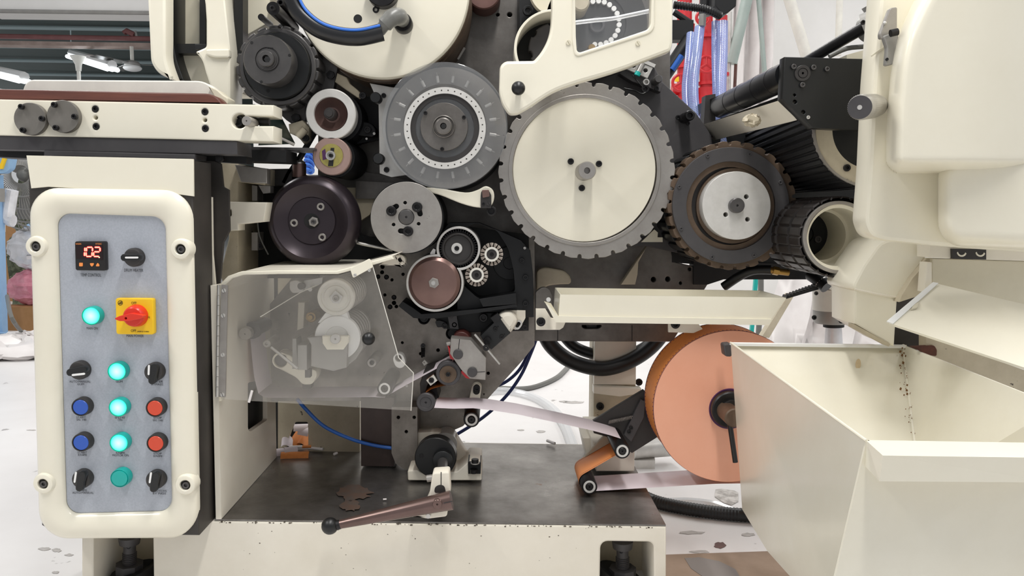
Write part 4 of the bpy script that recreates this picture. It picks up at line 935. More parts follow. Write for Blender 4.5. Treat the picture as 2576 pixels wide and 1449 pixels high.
# ================================================================== UPPER LEFT CABINET
uc = thing('upper_cabinet', 'cream upper machine housing with black straps at top left', 'cabinet', (500, 255, 1.95))
Yu = 1.95
ob('side_cover', M().prism(rp([(367, -60), (418, -60), (418, 150), (437, 202), (430, 200), (394, 183), (377, 155)], [0, 0, 20, 4, 4, 25, 12]), Yu-.06, .2, (), .008), MT['cream'], uc)
ob('black_strap', M().prism(rp([(415, -60), (437, -60), (437, 112), (444, 150), (463, 202), (432, 202), (420, 160)], [0, 0, 10, 30, 2, 2, 30]), Yu-.02, .1, (), .003), MT['black_paint'], uc)
ob('back_panel', M().prism([(432, -60), (690, -60), (670, 60), (600, 100), (602, 232), (440, 232)], Yu+.05, .12, (), .002), MT['cream_dim'], uc)
ob('cross_strap', M().rect(437, 110, 590, 134, Yu, .05), MT['black_paint'], uc)
ob('side_strap', M().prism([(590, -60), (611, -60), (611, 140), (594, 140), (588, 116)], Yu+.01, .04), MT['black_paint'], uc)
ob('inner_strap', M().rect(502, -60, 517, 112, Yu+.02, .03), MT['black_paint'], uc)
ob('door_panel', M().prism(rp([(506, -60), (560, -60), (580, 125), (580, 262), (546, 262), (522, 202), (508, 150), (490, 130), (518, 118), (518, 30)], [0, 0, 6, 3, 3, 20, 14, 4, 6, 20]), Yu-.04, .09, (), .005), MT['cream'], uc)
ob('door_lip', M().prism(rp([(517, 123), (576, 122), (577, 145), (540, 145), (517, 138)], 5), Yu-.05, .02, (), .004), MT['cream'], uc)
ob('latch', M().rect(490, 110, 518, 124, Yu-.03, .03, .002), MT['black_paint'], uc)
ob('lower_cover', M().prism(rp([(443, 133), (600, 137), (600, 232), (462, 202)], 12), Yu+.03, .05, (), .004), MT['cream'], uc)
t = ob('glass_jar', M().tube([P(592, 222, 2.05), P(592, 262, 2.05)], .0095, 20), MT['hose_plain']); tag(t, 'small clear cylinder standing behind the rail end', 'cylinder')
# ================================================================== LEFT MIDDLE : bracket and dark gearbox
gb = thing('rear_gearbox', 'dark rear gearbox with worn cast walls behind the dark wheel', 'gearbox', (640, 690, 2.1))
ob('cast_wall', M().prism([(555, 405), (668, 424), (668, 466), (600, 458), (600, 700), (560, 712), (553, 690), (575, 600), (574, 480), (560, 465)], 1.92, .2, (), .003), MT['cream_dirty'], gb)
ob('worn_plate', M().prism([(590, 414), (672, 424), (672, 462), (606, 458)], 1.90, .03, (), .002), MT['grey_steel'], gb)
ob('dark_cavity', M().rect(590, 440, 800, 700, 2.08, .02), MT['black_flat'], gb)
ob('column', M().prism([(634, 466), (647, 468), (647, 505), (634, 505)], 1.95, .05), MT['grey_steel'], gb)
ob('column', M().prism([(633, 585), (648, 585), (648, 630), (633, 630)], 1.95, .05), MT['grey_steel'], gb); bolt(655, 618, 1.96, 8, gb)
ob('cable_loop', M().tubep([(648, 560, 1.96), (652, 590, 1.96), (662, 615, 1.96), (675, 640, 1.97)], 2, 8, 4), MT['glass_grey'], gb)
ob('cross_block', M().prism([(667, 425), (735, 424), (735, 468), (685, 468), (680, 436)], 2.0, .08, (), .002), MT['charcoal'], gb)
ob('side_bracket', M().prism([(650, 466), (680, 468), (680, 485), (662, 487)], 1.94, .03), MT['grey_steel'], gb)
ob('rear_wall', M().prism([(800, 415), (965, 440), (1100, 470), (1100, 620), (800, 660)], 2.17, .02), MT['dark_steel'], gb)
ob('cream_ledge', M().prism([(862, 472), (960, 472), (930, 540), (900, 560)], 2.12, .03), MT['cream_dirty'], gb)
ob('dark_pocket', M().prism([(895, 455), (990, 460), (990, 500), (895, 500)], 2.11, .04), MT['dark_steel'], gb)
ob('lower_skirt', M().prism([(850, 580), (1000, 610), (1000, 660), (850, 690)], 2.12, .03), MT['casting_black'], gb)
t = thing('oil_cap', 'brown cylindrical cap with pale top above the dark wheel', 'cap', (753, 445, 1.98))
ob('body', M().tube([P(753, 446, 1.98), P(753, 412, 1.98)], .0165, 24), MT['brown_anod'], t); ob('cap', M().tube([P(753, 412, 1.98), P(753, 409, 1.98), P(752, 404, 1.98)], [.0145, .0145, .008], 24), MT['bright_steel'], t)
t = ob('flat_belt', M().prism([(789, 322), (796, 326), (752, 402), (728, 438), (716, 462), (709, 458), (722, 432), (745, 398)], 2.0, .03), MT['rubber']); tag(t, 'black flat belt running down behind the brown idler disc', 'belt')
t = thing('coiled_hose', 'bright blue coiled air hose behind the brown idler disc', 'hose', (780, 410, 3.0))
cl = [P(778+9*math.cos(i*.52), 376+i*1.0+7*math.sin(i*.52), 3.0)+Vector((0, .03*math.sin(i*.52), 0)) for i in range(60)]
ob('coil', M().tube(cl, .006, 8), MT['blue_stripe'], t)
t = thing('support_arm', 'cream cast bracket arm joining the left frame to the dark wheel', 'bracket', (560, 575, 1.88))
ob('arm', M().prism([(550, 507), (672, 509), (664, 558), (600, 565), (600, 580), (552, 582)], 1.86, .05, [rp([(567, 528), (581, 526), (582, 544), (568, 546)], 4)], .003), MT['cream_worn'], t)
ob('slot_back', M().rect(560, 520, 590, 552, 1.905, .004), MT['black_flat'], t)
sp = ob('side_strip', M().prism([(521, 494), (532, 496), (534, 640), (541, 720), (541, 1000), (529, 1000), (523, 700)], 1.745, .01), MT['cream_worn']); tag(sp, 'narrow cream strip running down beside the black cabinet side', 'trim strip')
t = ob('black_side_plate', M().prism([(486, 402), (540, 405), (556, 412), (562, 470), (576, 478), (578, 580), (562, 610), (556, 690), (552, 720), (540, 725), (540, 1310), (500, 1345)], 1.765, .008, (), .001), MT['dark_side']); tag(t, 'dark frame plate standing between the control cabinet and the cream housing', 'frame plate')
t = thing('green_chute', 'dark green sloping chute below the end of the cream rail', 'chute', (700, 350, 1.85))
ob('sheet', M().slab([P(655, 268, 1.8), P(700, 285, 1.95), P(740, 362, 1.95), P(650, 366, 1.8)], (0, .01, .002)), mat('green_dark', '16241F', None, .3), t)
ob('rod', M().tubep([(700, 345, 1.88), (740, 364, 1.9)], 4, 10), MT['grey_steel'], t)
t = thing('dirty_clamp', 'grimy cream clamp arm below the dark notched drum', 'clamp', (755, 330, 1.97))
ob('arm', M().prism([(725, 312), (760, 302), (778, 320), (776, 350), (764, 362), (750, 345), (728, 335)], 1.97, .04, (), .004), MT['cream_dirty'], t); bolt(768, 347, 1.965, 9, t)
ob('cap', M().tubep([(750, 345, 1.965), (768, 325, 1.965)], 10, 14), MT['cream_dirty'], t)
t = thing('upper_clamp', 'grimy cream link between the dark notched drum and the cream drum', 'clamp', (880, 220, 2.0))
ob('link', M().prism([(848, 183), (872, 194), (880, 210), (900, 226), (912, 240), (900, 246), (870, 226), (842, 206)], 1.99, .03, (), .003), MT['cream_dirty'], t); bolt(912, 240, 1.98, 9, t)
t = thing('tension_lever', 'dark pivot arm with a socket screw right of the small brake roller', 'arm', (925, 330, 2.05))
ob('arm', M().prism(rp([(880, 315), (905, 303), (935, 310), (948, 330), (940, 345), (890, 340)], 8), 2.03, .05, (), .003), MT['casting_black'], t); bolt(924, 326, 2.015, 9, t); bolt(922, 349, 2.02, 3, t, MT['bright_steel']); bolt(941, 336, 2.02, 3.5, t, MT['bright_steel'])
ob('web', M().prism([(865, 250), (955, 240), (955, 350), (900, 362), (870, 350)], 2.1, .03), MT['casting_black'], t)
tag(ob('chrome_rod', M().tube([P(898, 611, 1.98), P(988, 630, 1.98)], .0042, 14), MT['bright_steel']), 'short bright rod between the big dark wheel and the grey steel disc', 'rod')
t = thing('rim_end_link', 'cream slotted link end above the screw holes at the upper right of the guard', 'link', (1000, 655, 1.95))
ob('link', M().prism(rp([(952, 668), (985, 644), (1012, 640), (1021, 652), (1016, 668), (985, 668)], [2, 4, 8, 8, 8, 4]), 1.95, .04, [stad(1006, 654, 60, 6, 6, 6.5)], .002), MT['cream_worn'], t); bolt(1008, 656, 1.965, 6, t)
# ================================================================== HAZY GUARD AND WHAT SITS BEHIND IT
gd = thing('hinged_guard', 'hazy hinged acrylic guard with a black ball knob', 'guard', (790, 1000, 1.69))
YH = 1.692
gpts = [(559, 714), (586, 697), (620, 690), (850, 692), (937, 668), (1003, 900), (1040, 938), (1034, 1033), (556, 1004)]
ob('acrylic_sheet', M().prism(gpts, YH, .005), MT['acrylic_haze'], gd)
ed = M(); lp = [P(x, y, YH+.0025) for x, y in gpts[4:8]]
ed.tube(lp, .0011, 6); ob('sheet_edge', ed, MT['rail_white'], gd)
ob('hinge_leaf', M().prism(rp([(556, 716), (573, 717), (567, 1000), (549, 998)], 3), YH-.003, .003), MT['grey_steel'], gd)
for i in range(11):
    y0 = 717+i*25.6; ob('hinge_knuckle', M().tube([P(550-i*.35, y0, YH-.002), P(549.7-i*.35, y0+24.6, YH-.002)], .0035, 10), MT['bright_steel'], gd)
for x, y in ((563, 731), (561, 794), (560, 893), (559, 993)): slotscrew(x, y, YH-.0045, 5.2, gd, MT['alu'], 70)
ob('catch_plate', M().prism(rp([(880, 676), (930, 650), (939, 672), (888, 700)], 4), YH-.004, .004, (), .001), MT['cream'], gd)
for x, y in ((893, 692), (929, 680)): slotscrew(x, y, YH-.006, 3.8, gd, MT['alu'], 20)
ob('ball_knob', M().ball(927, 852, YH-.03, 16.5), MT['black_paint'], gd); ob('knob_stem', M().lathe(928, 853, YH-.028, [(7, .03), (7, 0), (.01, 0)], 16), MT['black_steel'], gd)
ob('rivet', M().lathe(1023, 971, YH-.001, [(3.5, .002), (3, 0), (.01, 0)], 14), MT['grey_steel'], gd)
t = ob('cigarette', M().tube([P(634, 983, YH-.01), P(626, 1012, YH-.01)], .0028, 12), MT['cigpaper']); tag(t, 'single white stick leaning on the lower left corner of the hazy guard', 'cigarette')
# ribbed pulley
t = thing('upper_glue_pulley', 'pale ribbed glue roller with a hexagonal clamp, upper of two behind the guard', 'roller', (843, 748, 1.86))
ob('face', M().lathe(844, 748, 1.84, [(47, .02), (47, .004), (45, 0), (38, .001), (36, .004), (30, .004), (29, .001), (.01, .001)], 56), MT['rail_white'], t)
pr = []
for i in range(7): pr += [(46, .02+i*.025), (46, .034+i*.025), (43, .036+i*.025), (43, .043+i*.025)]
ob('ribbed_barrel', M().lathe(845, 748, 1.84, pr+[(.01, .2)], 48), MT['grey_steel'], t)
ob('clamp', M().prism([(843, 730), (862, 746), (853, 764), (836, 762), (828, 748)], 1.832, .01, (), .001), MT['alu'], t); bolt(844, 751, 1.826, 8, t, MT['grey_steel'])
t = thing('lower_glue_roller', 'white half hidden glue roller, lower of two behind the guard', 'roller', (848, 850, 1.88))
ob('face', M().lathe(848, 850, 1.86, [(57, .02), (57, .002), (55, 0), (30, 0), (29, .003), (.01, .003)], 64), MT['white_plain'], t)
pr = []
for i in range(6): pr += [(55, .02+i*.028), (55, .038+i*.028), (52, .04+i*.028), (52, .047+i*.028)]
ob('ribbed_barrel', M().lathe(849, 850, 1.86, pr+[(.01, .19)], 48), MT['grey_steel'], t)
ob('roller_link', M().prism([(818, 788), (872, 785), (880, 810), (800, 812)], 1.863, .02), MT['white_plain'], t)
t = thing('glue_pot', 'grey glue pot with a cream cup under the white roller', 'pot', (830, 930, 1.85))
ob('pot', M().prism([(772, 849), (812, 847), (812, 851), (875, 848), (872, 925), (838, 934), (782, 922), (782, 868)], 1.845, .1, (), .003), MT['grey_metal_paint'], t)
ob('pot_rear', M().prism([(868, 848), (910, 845), (914, 875), (895, 905), (868, 924)], 1.87, .1, (), .003), MT['grey_metal_paint'], t)
ob('scraper_plate', M().prism([(736, 852), (745, 852), (749, 928), (735, 928)], 1.86, .05), MT['grey_metal_paint'], t)
ob('side_block', M().prism([(748, 868), (772, 868), (772, 931), (748, 931)], 1.85, .06, (), .002), MT['grey_metal_paint'], t)
ob('cream_cup', M().prism([(810, 846), (876, 846), (876, 862), (864, 880), (822, 880), (811, 864)], 1.838, .02, (), .002), MT['cream'], t)
ob('cup_hub', M().lathe(843, 853, 1.83, [(13, .01), (13, .001), (12, 0), (3, 0), (.01, .004)], 28), MT['alu'], t)
ob('stem', M().rect(767, 930, 780, 950, 1.87, .02), MT['slate'], t)
t = thing('glue_lever', 'bright rod with a grey ball end pointing at the glue pot', 'lever', (670, 865, 1.83))
ob('rod', M().tube([P(682, 873, 1.84), P(748, 927, 1.84)], .0037, 12), MT['bright_steel'], t); ob('eye', M().lathe(670, 865, 1.83, [(10, .08), (10, .002), (8, 0), (4, 0), (3, .004), (.01, .004)], 24), MT['grey_steel'], t)
t = thing('cream_link', 'cream casting with a round boss below the glue lever', 'link', (740, 950, 1.95))
ob('link', M().prism(rp([(682, 905), (700, 885), (735, 895), (745, 925), (795, 930), (798, 945), (785, 968), (760, 968), (745, 950), (690, 922)], [16, 14, 8, 6, 8, 8, 8, 8, 10, 12]), 1.93, .05, [(705, 907, 17)], .003), MT['cream'], t)
ob('boss', M().lathe(706, 907, 1.94, [(17, .05), (17, 0), (.01, 0)], 28), MT['slate'], t)
ob('foot', M().rect(760, 968, 782, 978, 1.94, .03), MT['charcoal'], t)
t = thing('tape_roller', 'grey flanged guide roller at the far left behind the guard', 'roller', (622, 838, 1.83))
ob('roller', M().lathe(616, 840, 1.83, [(16, .02), (16, .001), (15, 0), (2, 0), (1.5, .004), (.01, .004)], 28), MT['grey_steel'], t)
ob('barrel', M().lathe(617, 840, 1.85, [(10, 0), (10, .05), (22, .05), (22, .07), (19, .07), (19, .16), (.01, .16)], 32), MT['slate'], t)
t = thing('pivot_bracket', 'grey split clamp bracket with a pale arm at the top behind the guard', 'bracket', (745, 720, 1.98))
ob('clamp', M().prism(rp([(728, 708), (745, 704), (765, 712), (764, 735), (735, 738), (728, 728)], 5), 1.97, .04, [(756, 720, 9)], .002), MT['alu'], t)
ob('arm', M().prism([(765, 706), (812, 698), (810, 712), (778, 730), (764, 730)], 1.98, .03), MT['alu'], t)
ob('pin', M().lathe(757, 720, 1.965, [(9, .04), (9, 0), (.01, 0)], 22), MT['slate'], t); ob('tip', M().lathe(780, 728, 1.96, [(5.5, .05), (5.5, 0), (.01, 0)], 18), MT['alu'], t)
t = ob('guide_bar', M().prism([(750, 761), (767, 761), (763, 825), (747, 832)], 2.0, .05, (), .002), MT['cream_worn']); tag(t, 'short upright pale bar left of the brass nut', 'bar')
t = thing('brass_nut', 'brass ringed nut between the pale bar and the glue rollers', 'nut', (783, 798, 2.0)); ob('ring', M().lathe(782, 798, 1.99, [(14, .1), (14, .003), (12, 0), (8, 0), (7, .01), (.01, .01)], 28), MT['brass'], t); ob('stud', M().lathe(780, 799, 1.98, [(6.5, .03), (6, 0), (.01, 0)], 18), MT['brass'], t)
t = thing('stop_pin', 'grey round stop pin at the lower right behind the guard', 'pin', (935, 912, 2.0)); ob('pin', M().lathe(935, 913, 2.0, [(13, .1), (13, .003), (11, 0), (.01, 0)], 26), MT['grey_steel'], t); bolt(935, 913, 1.99, 6, t)
t = ob('guard_thread', M().tube([P(655, 797, 1.76), P(757, 735, 1.84), P(800, 716, 1.86)], .0011, 6), MT['rail_white']); tag(t, 'thin pale cord stretched up to the pivot bracket behind the guard', 'cord')
t = ob('eyelet_link', M().prism(stad(1003, 905, 70, 16, 22, 14), 1.99, .03, [stad(1002, 902, 70, 9, 9, 8)], .001), MT['alu']); tag(t, 'pale eyelet link peeking out at the right edge of the guard', 'link')
# ================================================================== GUIDE ROLLERS
def roller(x, y, r, lab, Y0=1.95, Ln=.16, brg=True, shaft=True):
    t = thing('guide_roller', lab, 'roller', (x, y, Y0), 'ringed guide rollers of the tape')
    ob('barrel', M().lathe(x, y, Y0, [(r, Ln), (r, .002), (r*.94, 0), (r*.8, 0), (r*.8, .004), (.01, .004)], 36), MT['black_steel'], t)
    if brg: ob('bearing_ring', M().prism(circ(x, y, r*.78, 32), Y0-.001, .006, [circ(x, y, r*.5, 28)], .0008), MT['disc_alu'], t, 'bright bearing ring')
    if shaft: ob('shaft', M().lathe(x, y, Y0-.003, [(r*.44, .01), (r*.42, .001), (r*.36, 0), (2, 0), (1.5, .004), (.01, .004)], 20), MT['black_steel'], t)
    return t
roller(967, 978, 18.5, 'guide roller with a pale ring at the lower right behind the guard', 1.93, .17)
roller(1186, 1056, 20, 'guide roller with a pale ring hanging under the tape beside the plate edge', 1.95, .15)
roller(1566, 1135, 20, 'upper of two ringed rollers at the orange tape left of the reel', 1.86, .155)
roller(1483, 1225, 20, 'lower of two ringed rollers at the orange tape left of the reel', 1.86, .155)
t = thing('flanged_pulley', 'dark pulley with a grooved flange at the lower end of the tape loop', 'pulley', (1071, 1012, 1.93))
ob('pulley', M().lathe(1071, 1013, 1.93, [(24, .012), (24, .002), (22, 0), (15, 0), (14, .002), (10, .002), (3, .002), (2.5, .006), (.01, .006)], 40), MT['slate'], t)
ob('barrel', M().lathe(1071, 1013, 1.942, [(20, 0), (20, .13), (24, .13), (24, .15), (.01, .15)], 36), MT['black_steel'], t)
t = thing('tape_pulley', 'dark pulley with a rusty centre beside the angled clamp block', 'pulley', (1127, 938, 1.96))
ob('pulley', M().lathe(1128, 939, 1.95, [(32, .02), (32, .002), (30, 0), (23, 0), (22, .002), (.01, .002)], 48), MT['slate'], t)
ob('centre', M().lathe(1127, 942, 1.949, [(22, .004), (21.5, 0), (8, 0), (7, -.006), (.01, -.006)], 40), MT['bronze'], t); bolt(1127, 942, 1.938, 6, t)
ob('barrel', M().lathe(1128, 939, 1.97, [(27, 0), (27, .13), (.01, .13)], 40), MT['black_steel'], t)
# guide shoe under the pulley
t = thing('guide_shoe', 'curved dark guide shoe with a pale square screw block in the tape loop', 'guide', (1083, 958, 1.97))
ob('shoe', M().prism([(1056, 965), (1066, 935), (1095, 925), (1100, 940), (1075, 970), (1068, 1000), (1058, 998)], 1.98, .10, (), .002), MT['charcoal'], t)
ob('block', M().prism([(1072, 957), (1090, 943), (1101, 957), (1083, 971)], 1.955, .03, (), .001), MT['rail_white'], t); bolt(1085, 957, 1.95, 7, t)
ob('back_bar', M().prism([(1095, 960), (1104, 1000), (1080, 1015), (1072, 1000)], 2.0, .08), MT['black_steel'], t)
# slotted pale link above the hanging roller
t = thing('slotted_link', 'small pale slotted link above the tape near the plate edge', 'link', (1197, 985, 2.05))
ob('link', M().prism(rp([(1180, 1005), (1188, 965), (1213, 967), (1206, 1012)], [3, 12, 12, 3]), 2.04, .03, (), .002), MT['cream_worn'], t)
ob('slot', M().prism(stad(1199, 978, 95, 11, 15, 8.5), 2.0385, .002), MT['black_flat'], t); bolt(1199, 977, 2.025, 8.5, t)
ob('arm', M().prism([(1170, 1010), (1204, 1010), (1204, 1050), (1168, 1050)], 2.06, .035, (), .002), MT['black_steel'], t)
# ================================================================== TAPE
tp_ = thing('paper_tape', 'narrow paper tape, white on one side and orange on the other, threaded over rollers', 'tape', (1300, 1060, 1.9))
def tape(name, pts, Y, w_, sub=0, mt='tape_paper', flip=False):
    m = M().ribbon(pts, Y, w_, sub)
    me = bpy.data.meshes.new(name); lo = m.v[0].copy()
    me.from_pydata([p-lo for p in m.v], [], [f[::-1] for f in m.f] if flip else m.f); me.polygons.foreach_set('use_smooth', [True]*len(me.polygons)); me.materials.append(MT[mt])
    return put(name, me, lo, tp_)
def wrap(cx_, cy_, r, a0, a1, n=10): return [(cx_+r*math.cos(math.radians(a0+(a1-a0)*i/n)), cy_+r*math.sin(math.radians(a0+(a1-a0)*i/n))) for i in range(n+1)]
YT, WT = 1.90, .11
path = [(1875, 1216), (1800, 1217), (1700, 1223), (1600, 1229), (1488, 1236)]+wrap(1478, 1212, 22, 80, 240)+[(1510, 1168), (1548, 1146)]+wrap(1557, 1124, 21, 70, -75, 10)[1:]+[(1535, 1095), (1490, 1083), (1400, 1063), (1300, 1042), (1230, 1031), (1190, 1027), (1140, 1028), (1092, 1026)]
tape('lower_run', path, YT, WT)
up_ = [(1060, 1003), (1068, 990), (1088, 978), (1110, 972), (1130, 968)]
tape('loop_run', up_, 1.965, .09, 4, 'orange_paper')
tape('upper_run', [(975, 996), (1005, 978), (1060, 948), (1120, 916), (1140, 908)], 1.95, .10, 4, flip=True)
tape('guard_run', [(968, 1000), (940, 999), (850, 1000), (700, 1001), (665, 1000), (650, 990)], 1.93, .12, 0)
tape('side_run', [(650, 990), (640, 950), (634, 900), (630, 850)], 1.90, .12, 3)
# ================================================================== CLAMP BLOCK AREA
t = thing('split_clamp_block', 'angled bare steel clamp block with two round pins beside the rusty pulley', 'block', (1180, 910, 1.95))
ob('block', M().prism([(1134, 851), (1184, 856), (1223, 900), (1221, 956), (1182, 953), (1160, 930), (1132, 890)], 1.94, .05, (), .0015), MT['grey_steel'], t)
for x, y, sx, sy in ((1152, 892, 1156, 853), (1188, 937, 1220, 935)):
    ob('pin', M().lathe(x, y, 1.934, [(12.5, .02), (12.5, .001), (11.5, 0), (.01, 0)], 30), MT['slate'], t)
    ob('slit', M().tube([P(x, y, 1.9395), P(sx, sy, 1.9395)], .0008, 6), MT['black_flat'], t)
ob('screw', M().tubep([(1124, 866, 1.96), (1134, 864, 1.96)], 6, 12), MT['grey_steel'], t)
ob('rubber_pad', M().prism([(1126, 868), (1134, 880), (1142, 906), (1132, 902)], 1.955, .05), MT['red_paint'], t, 'red rubber edge'); ob('rubber_pad', M().prism([(1163, 932), (1182, 953), (1172, 951), (1158, 936)], 1.955, .05), MT['red_paint'], t, 'red rubber edge')
t = ob('brown_rubber_roller', M().lathe(1160, 858, 1.99, [(23, .10), (23, .002), (21, 0), (.01, 0)], 40), mat('maroon', '4A1F1A', None, .5)); tag(t, 'dark maroon roller peeking out above the split clamp block', 'roller')
t = thing('valve_block', 'black tilted valve block with a cream cap at its upper end', 'valve', (1240, 840, 2.02))
ob('block', M().prism([(1208, 845), (1256, 798), (1284, 838), (1236, 880), (1222, 868)], 2.0, .06, (), .002), MT['black_paint'], t)
for x, y in ((1246, 828), (1262, 848)): bolt(x, y, 1.994, 5.5, t)
for x, y in ((1253, 822), (1269, 841)): bolt(x, y, 1.998, 1.8, t)
ob('collar', M().prism([(1234, 800), (1252, 788), (1262, 800), (1245, 815)], 1.99, .05), MT['black_steel'], t)
cp = M().tube([P(1283, 838, 2.03), P(1276, 826, 2.03), P(1262, 805, 2.03)], [.001, .001, .001], 8)
ob('cream_cap', M().prism(sm([(1252, 800), (1264, 786), (1285, 784), (1300, 797), (1302, 812), (1284, 838), (1270, 826)], 4), 2.0, .05, (), .012), MT['cream_worn'], t)
ob('plunger', M().lathe(1226, 858, 1.985, [(10, .02), (10, .002), (9, 0), (.01, 0)], 24), MT['black_steel'], t)
t = thing('tee_handle', 'bright steel cross rod through a black screw beside the valve block', 'handle', (1224, 876, 1.93))
ob('cross_rod', M().tube([P(1194, 841, 1.93), P(1257, 916, 1.93)], .0030, 12), MT['bright_steel'], t); hb = ob('screw_head', M().lathe(1223, 875, 1.925, [(8.5, .05), (8.5, .002), (7.5, 0), (3, 0), (.01, .004)], 24), MT['black_steel'], t)
t = thing('cream_corner_plate', 'cream corner plate with an oval hole at the lower right of the black casing', 'plate', (1310, 820, 2.03))
ob('plate', M().prism([(1270, 780), (1322, 781), (1322, 800), (1310, 822), (1296, 830), (1250, 800)], 2.022, .008, [stad(1303, 817, -50, 9, 9, 6)], .001), MT['cream_worn'], t); ob('ring', M().prism(stad(1303, 817, -55, 13, 13, 9), 2.018, .008, [stad(1303, 817, -55, 8, 8, 5)]), MT['alu'], t); bolt(1320, 824, 2.02, 7, t)
t = thing('black_mount_plate', 'black mounting plate with socket screws below the brown glue roller', 'plate', (1160, 810, 2.06))
ob('plate', M().prism([(1086, 795), (1130, 785), (1200, 785), (1270, 788), (1330, 785), (1330, 832), (1200, 836), (1150, 836), (1120, 826)], 2.05, .04, (), .002), MT['casting_black'], t)
ob('bracket', M().prism([(1126, 793), (1148, 790), (1154, 828), (1132, 826)], 2.03, .03), MT['slate'], t)
for x, y, r in ((1136, 795, 6.5), (1119, 820, 7.5), (1143, 817, 7), (1216, 800, 11), (1270, 788, 6)): bolt(x, y, 2.03, r, t)
ob('lobe', M().prism(rp([(1094, 808), (1104, 806), (1124, 812), (1122, 822), (1100, 824)], 4), 2.035, .03), MT['black_steel'], t)
t = thing('bearing_cup', 'black ringed cup on the plate below the drip strip', 'cup', (1066, 803, 2.08)); ob('cup', M().lathe(1066, 802, 2.06, [(15, .04), (15, .003), (12, 0), (10, .006), (6, .006), (5, .002), (.01, .002)], 32), MT['casting_black'], t)
t = ob('bearing_cup', M().lathe(1136, 840, 2.05, [(15, .05), (15, .003), (12, 0), (10, .006), (6, .006), (.01, .006)], 32), MT['casting_black']); tag(t, 'black ringed cup left of the maroon roller', 'cup')
t = thing('tension_spring', 'small black coil spring hooked to a pin on the plate', 'spring', (1064, 895, 2.07))
sg = [P(1064+4.5*math.cos(i*.9), 870+i*.32, 2.07)+Vector((0, .0045*math.sin(i*.9), 0)) for i in range(90)]
ob('coil', M().tube(sg, .0011, 6), MT['black_steel'], t); bolt(1064, 870, 2.05, 6, t); ob('tag', M().prism([(1062, 912), (1068, 905), (1076, 914), (1067, 920)], 2.07, .004, [(1067, 912, 1.6)]), MT['rail_white'], t)
# ================================================================== CREAM GUIDE FINGER
t = thing('cream_finger', 'cream curved guide finger under the hazy disc', 'guide', (1225, 500, 1.95))
ob('finger', M().prism(sm([(1069, 472), (1110, 474), (1170, 484), (1200, 478), (1222, 468), (1240, 478), (1243, 500), (1232, 520), (1200, 522), (1160, 512), (1110, 492), (1072, 482)], 4), 1.95, .03, (), .003), MT['cream'], t)
ob('slot_plate', M().prism(rp([(1209, 492), (1211, 478), (1230, 478), (1236, 492), (1236, 524), (1209, 523)], [2, 8, 8, 2, 2, 2]), 1.942, .008, (), .001), MT['charcoal'], t)
ob('square_pin', M().prism(rp([(1212, 478), (1230, 477), (1232, 494), (1214, 498)], 3), 1.936, .008, (), .001), MT['brown_anod'], t); slotscrew(1229, 512, 1.938, 5, t, MT['charcoal'], 60); bolt(1216, 513, 1.938, 4, t)
ob('ring_pin', M().lathe(1236, 531, 1.96, [(13, .05), (13, .002), (10, 0), (8, 0), (7, .01), (.01, .01)], 28), MT['black_steel'], t)
ob('rubber_tip', M().prism([(1062, 482), (1078, 484), (1076, 490), (1066, 488)], 1.955, .02), MT['black_flat'], t)
# ================================================================== CRANK UNIT ON THE BED
t = thing('crank_bracket', 'cream cast bracket with bolted feet on the bed behind the black crank disc', 'bracket', (1120, 1208, 2.0))
zc = 1.98
def PBY(px, Y): return Vector((P(px, 1150, Y).x, Y, ZB))
ob('foot_block', M().prism(rp([(1025, 1184), (1050, 1182), (1060, 1190), (1150, 1186), (1180, 1160), (1210, 1162), (1212, 1209), (1026, 1209)], 4), 1.95, .12, (), .003), MT['cream_worn'], t)
ob('web', M().prism([(1050, 1088), (1100, 1086), (1148, 1100), (1188, 1165), (1188, 1190), (1050, 1190)], 2.04, .04, (), .003), MT['cream_worn'], t)
ob('bearing_housing', M().lathe(1120, 1118, 2.03, [(30, .06), (30, 0), (.01, 0)], 36), MT['alu'], t)
ob('black_pad', M().prism([(1177, 1162), (1210, 1164), (1209, 1192), (1178, 1192)], 1.945, .06), MT['casting_black'], t)
for x, y in ((1195, 1158), (1192, 1184)): ob('bolt', M().tubep([(x, y+6, 1.935), (x, y-3, 1.935)], 9, 16), MT['black_steel'], t); 
ob('washer', M().tubep([(1195, 1166, 1.935), (1195, 1164, 1.935)], 11, 18), MT['bright_steel'], t)
t = thing('crank', 'hand crank with a black disc, brown tapered lever and black ball', 'crank', (1095, 1150, 1.95))
ob('disc', M().lathe(1095, 1152, 1.93, [(52, .02), (52, .002), (50, 0), (.01, 0)], 64), MT['black_paint'], t)
ob('disc_rear', M().lathe(1097, 1148, 1.955, [(52, .0), (52, .02), (.01, .02)], 64), MT['black_paint'], t)
slotscrew(1060, 1147, 1.929, 6, t, MT['black_steel'], 80)
ob('hub', M().lathe(1113, 1160, 1.91, [(26, .02), (25, .002), (22, 0), (.01, 0)], 36), MT['black_paint'], t)
ob('shaft', M().tube([P(1114, 1160, 1.93), P(1112, 1205, 1.66)], .0125, 20), MT['cam_steel'], t)
YL = 1.63
ob('clamp', M().prism(rp([(1088, 1190), (1130, 1187), (1133, 1238), (1124, 1300), (1076, 1306), (1034, 1298), (1060, 1290), (1080, 1245)], [6, 6, 4, 6, 6, 2, 8, 6]), YL+.018, .04, (), .003), MT['cream_worn'], t)
ob('clamp_slit', M().rect(1108.5, 1188, 1110.5, 1222, YL+.0175, .002), MT['black_flat'], t); ob('clamp_bore', M().prism(rp([(1092, 1240), (1094, 1225), (1106, 1219), (1118, 1222), (1122, 1240)], 6), YL+.0172, .003), MT['charcoal'], t)
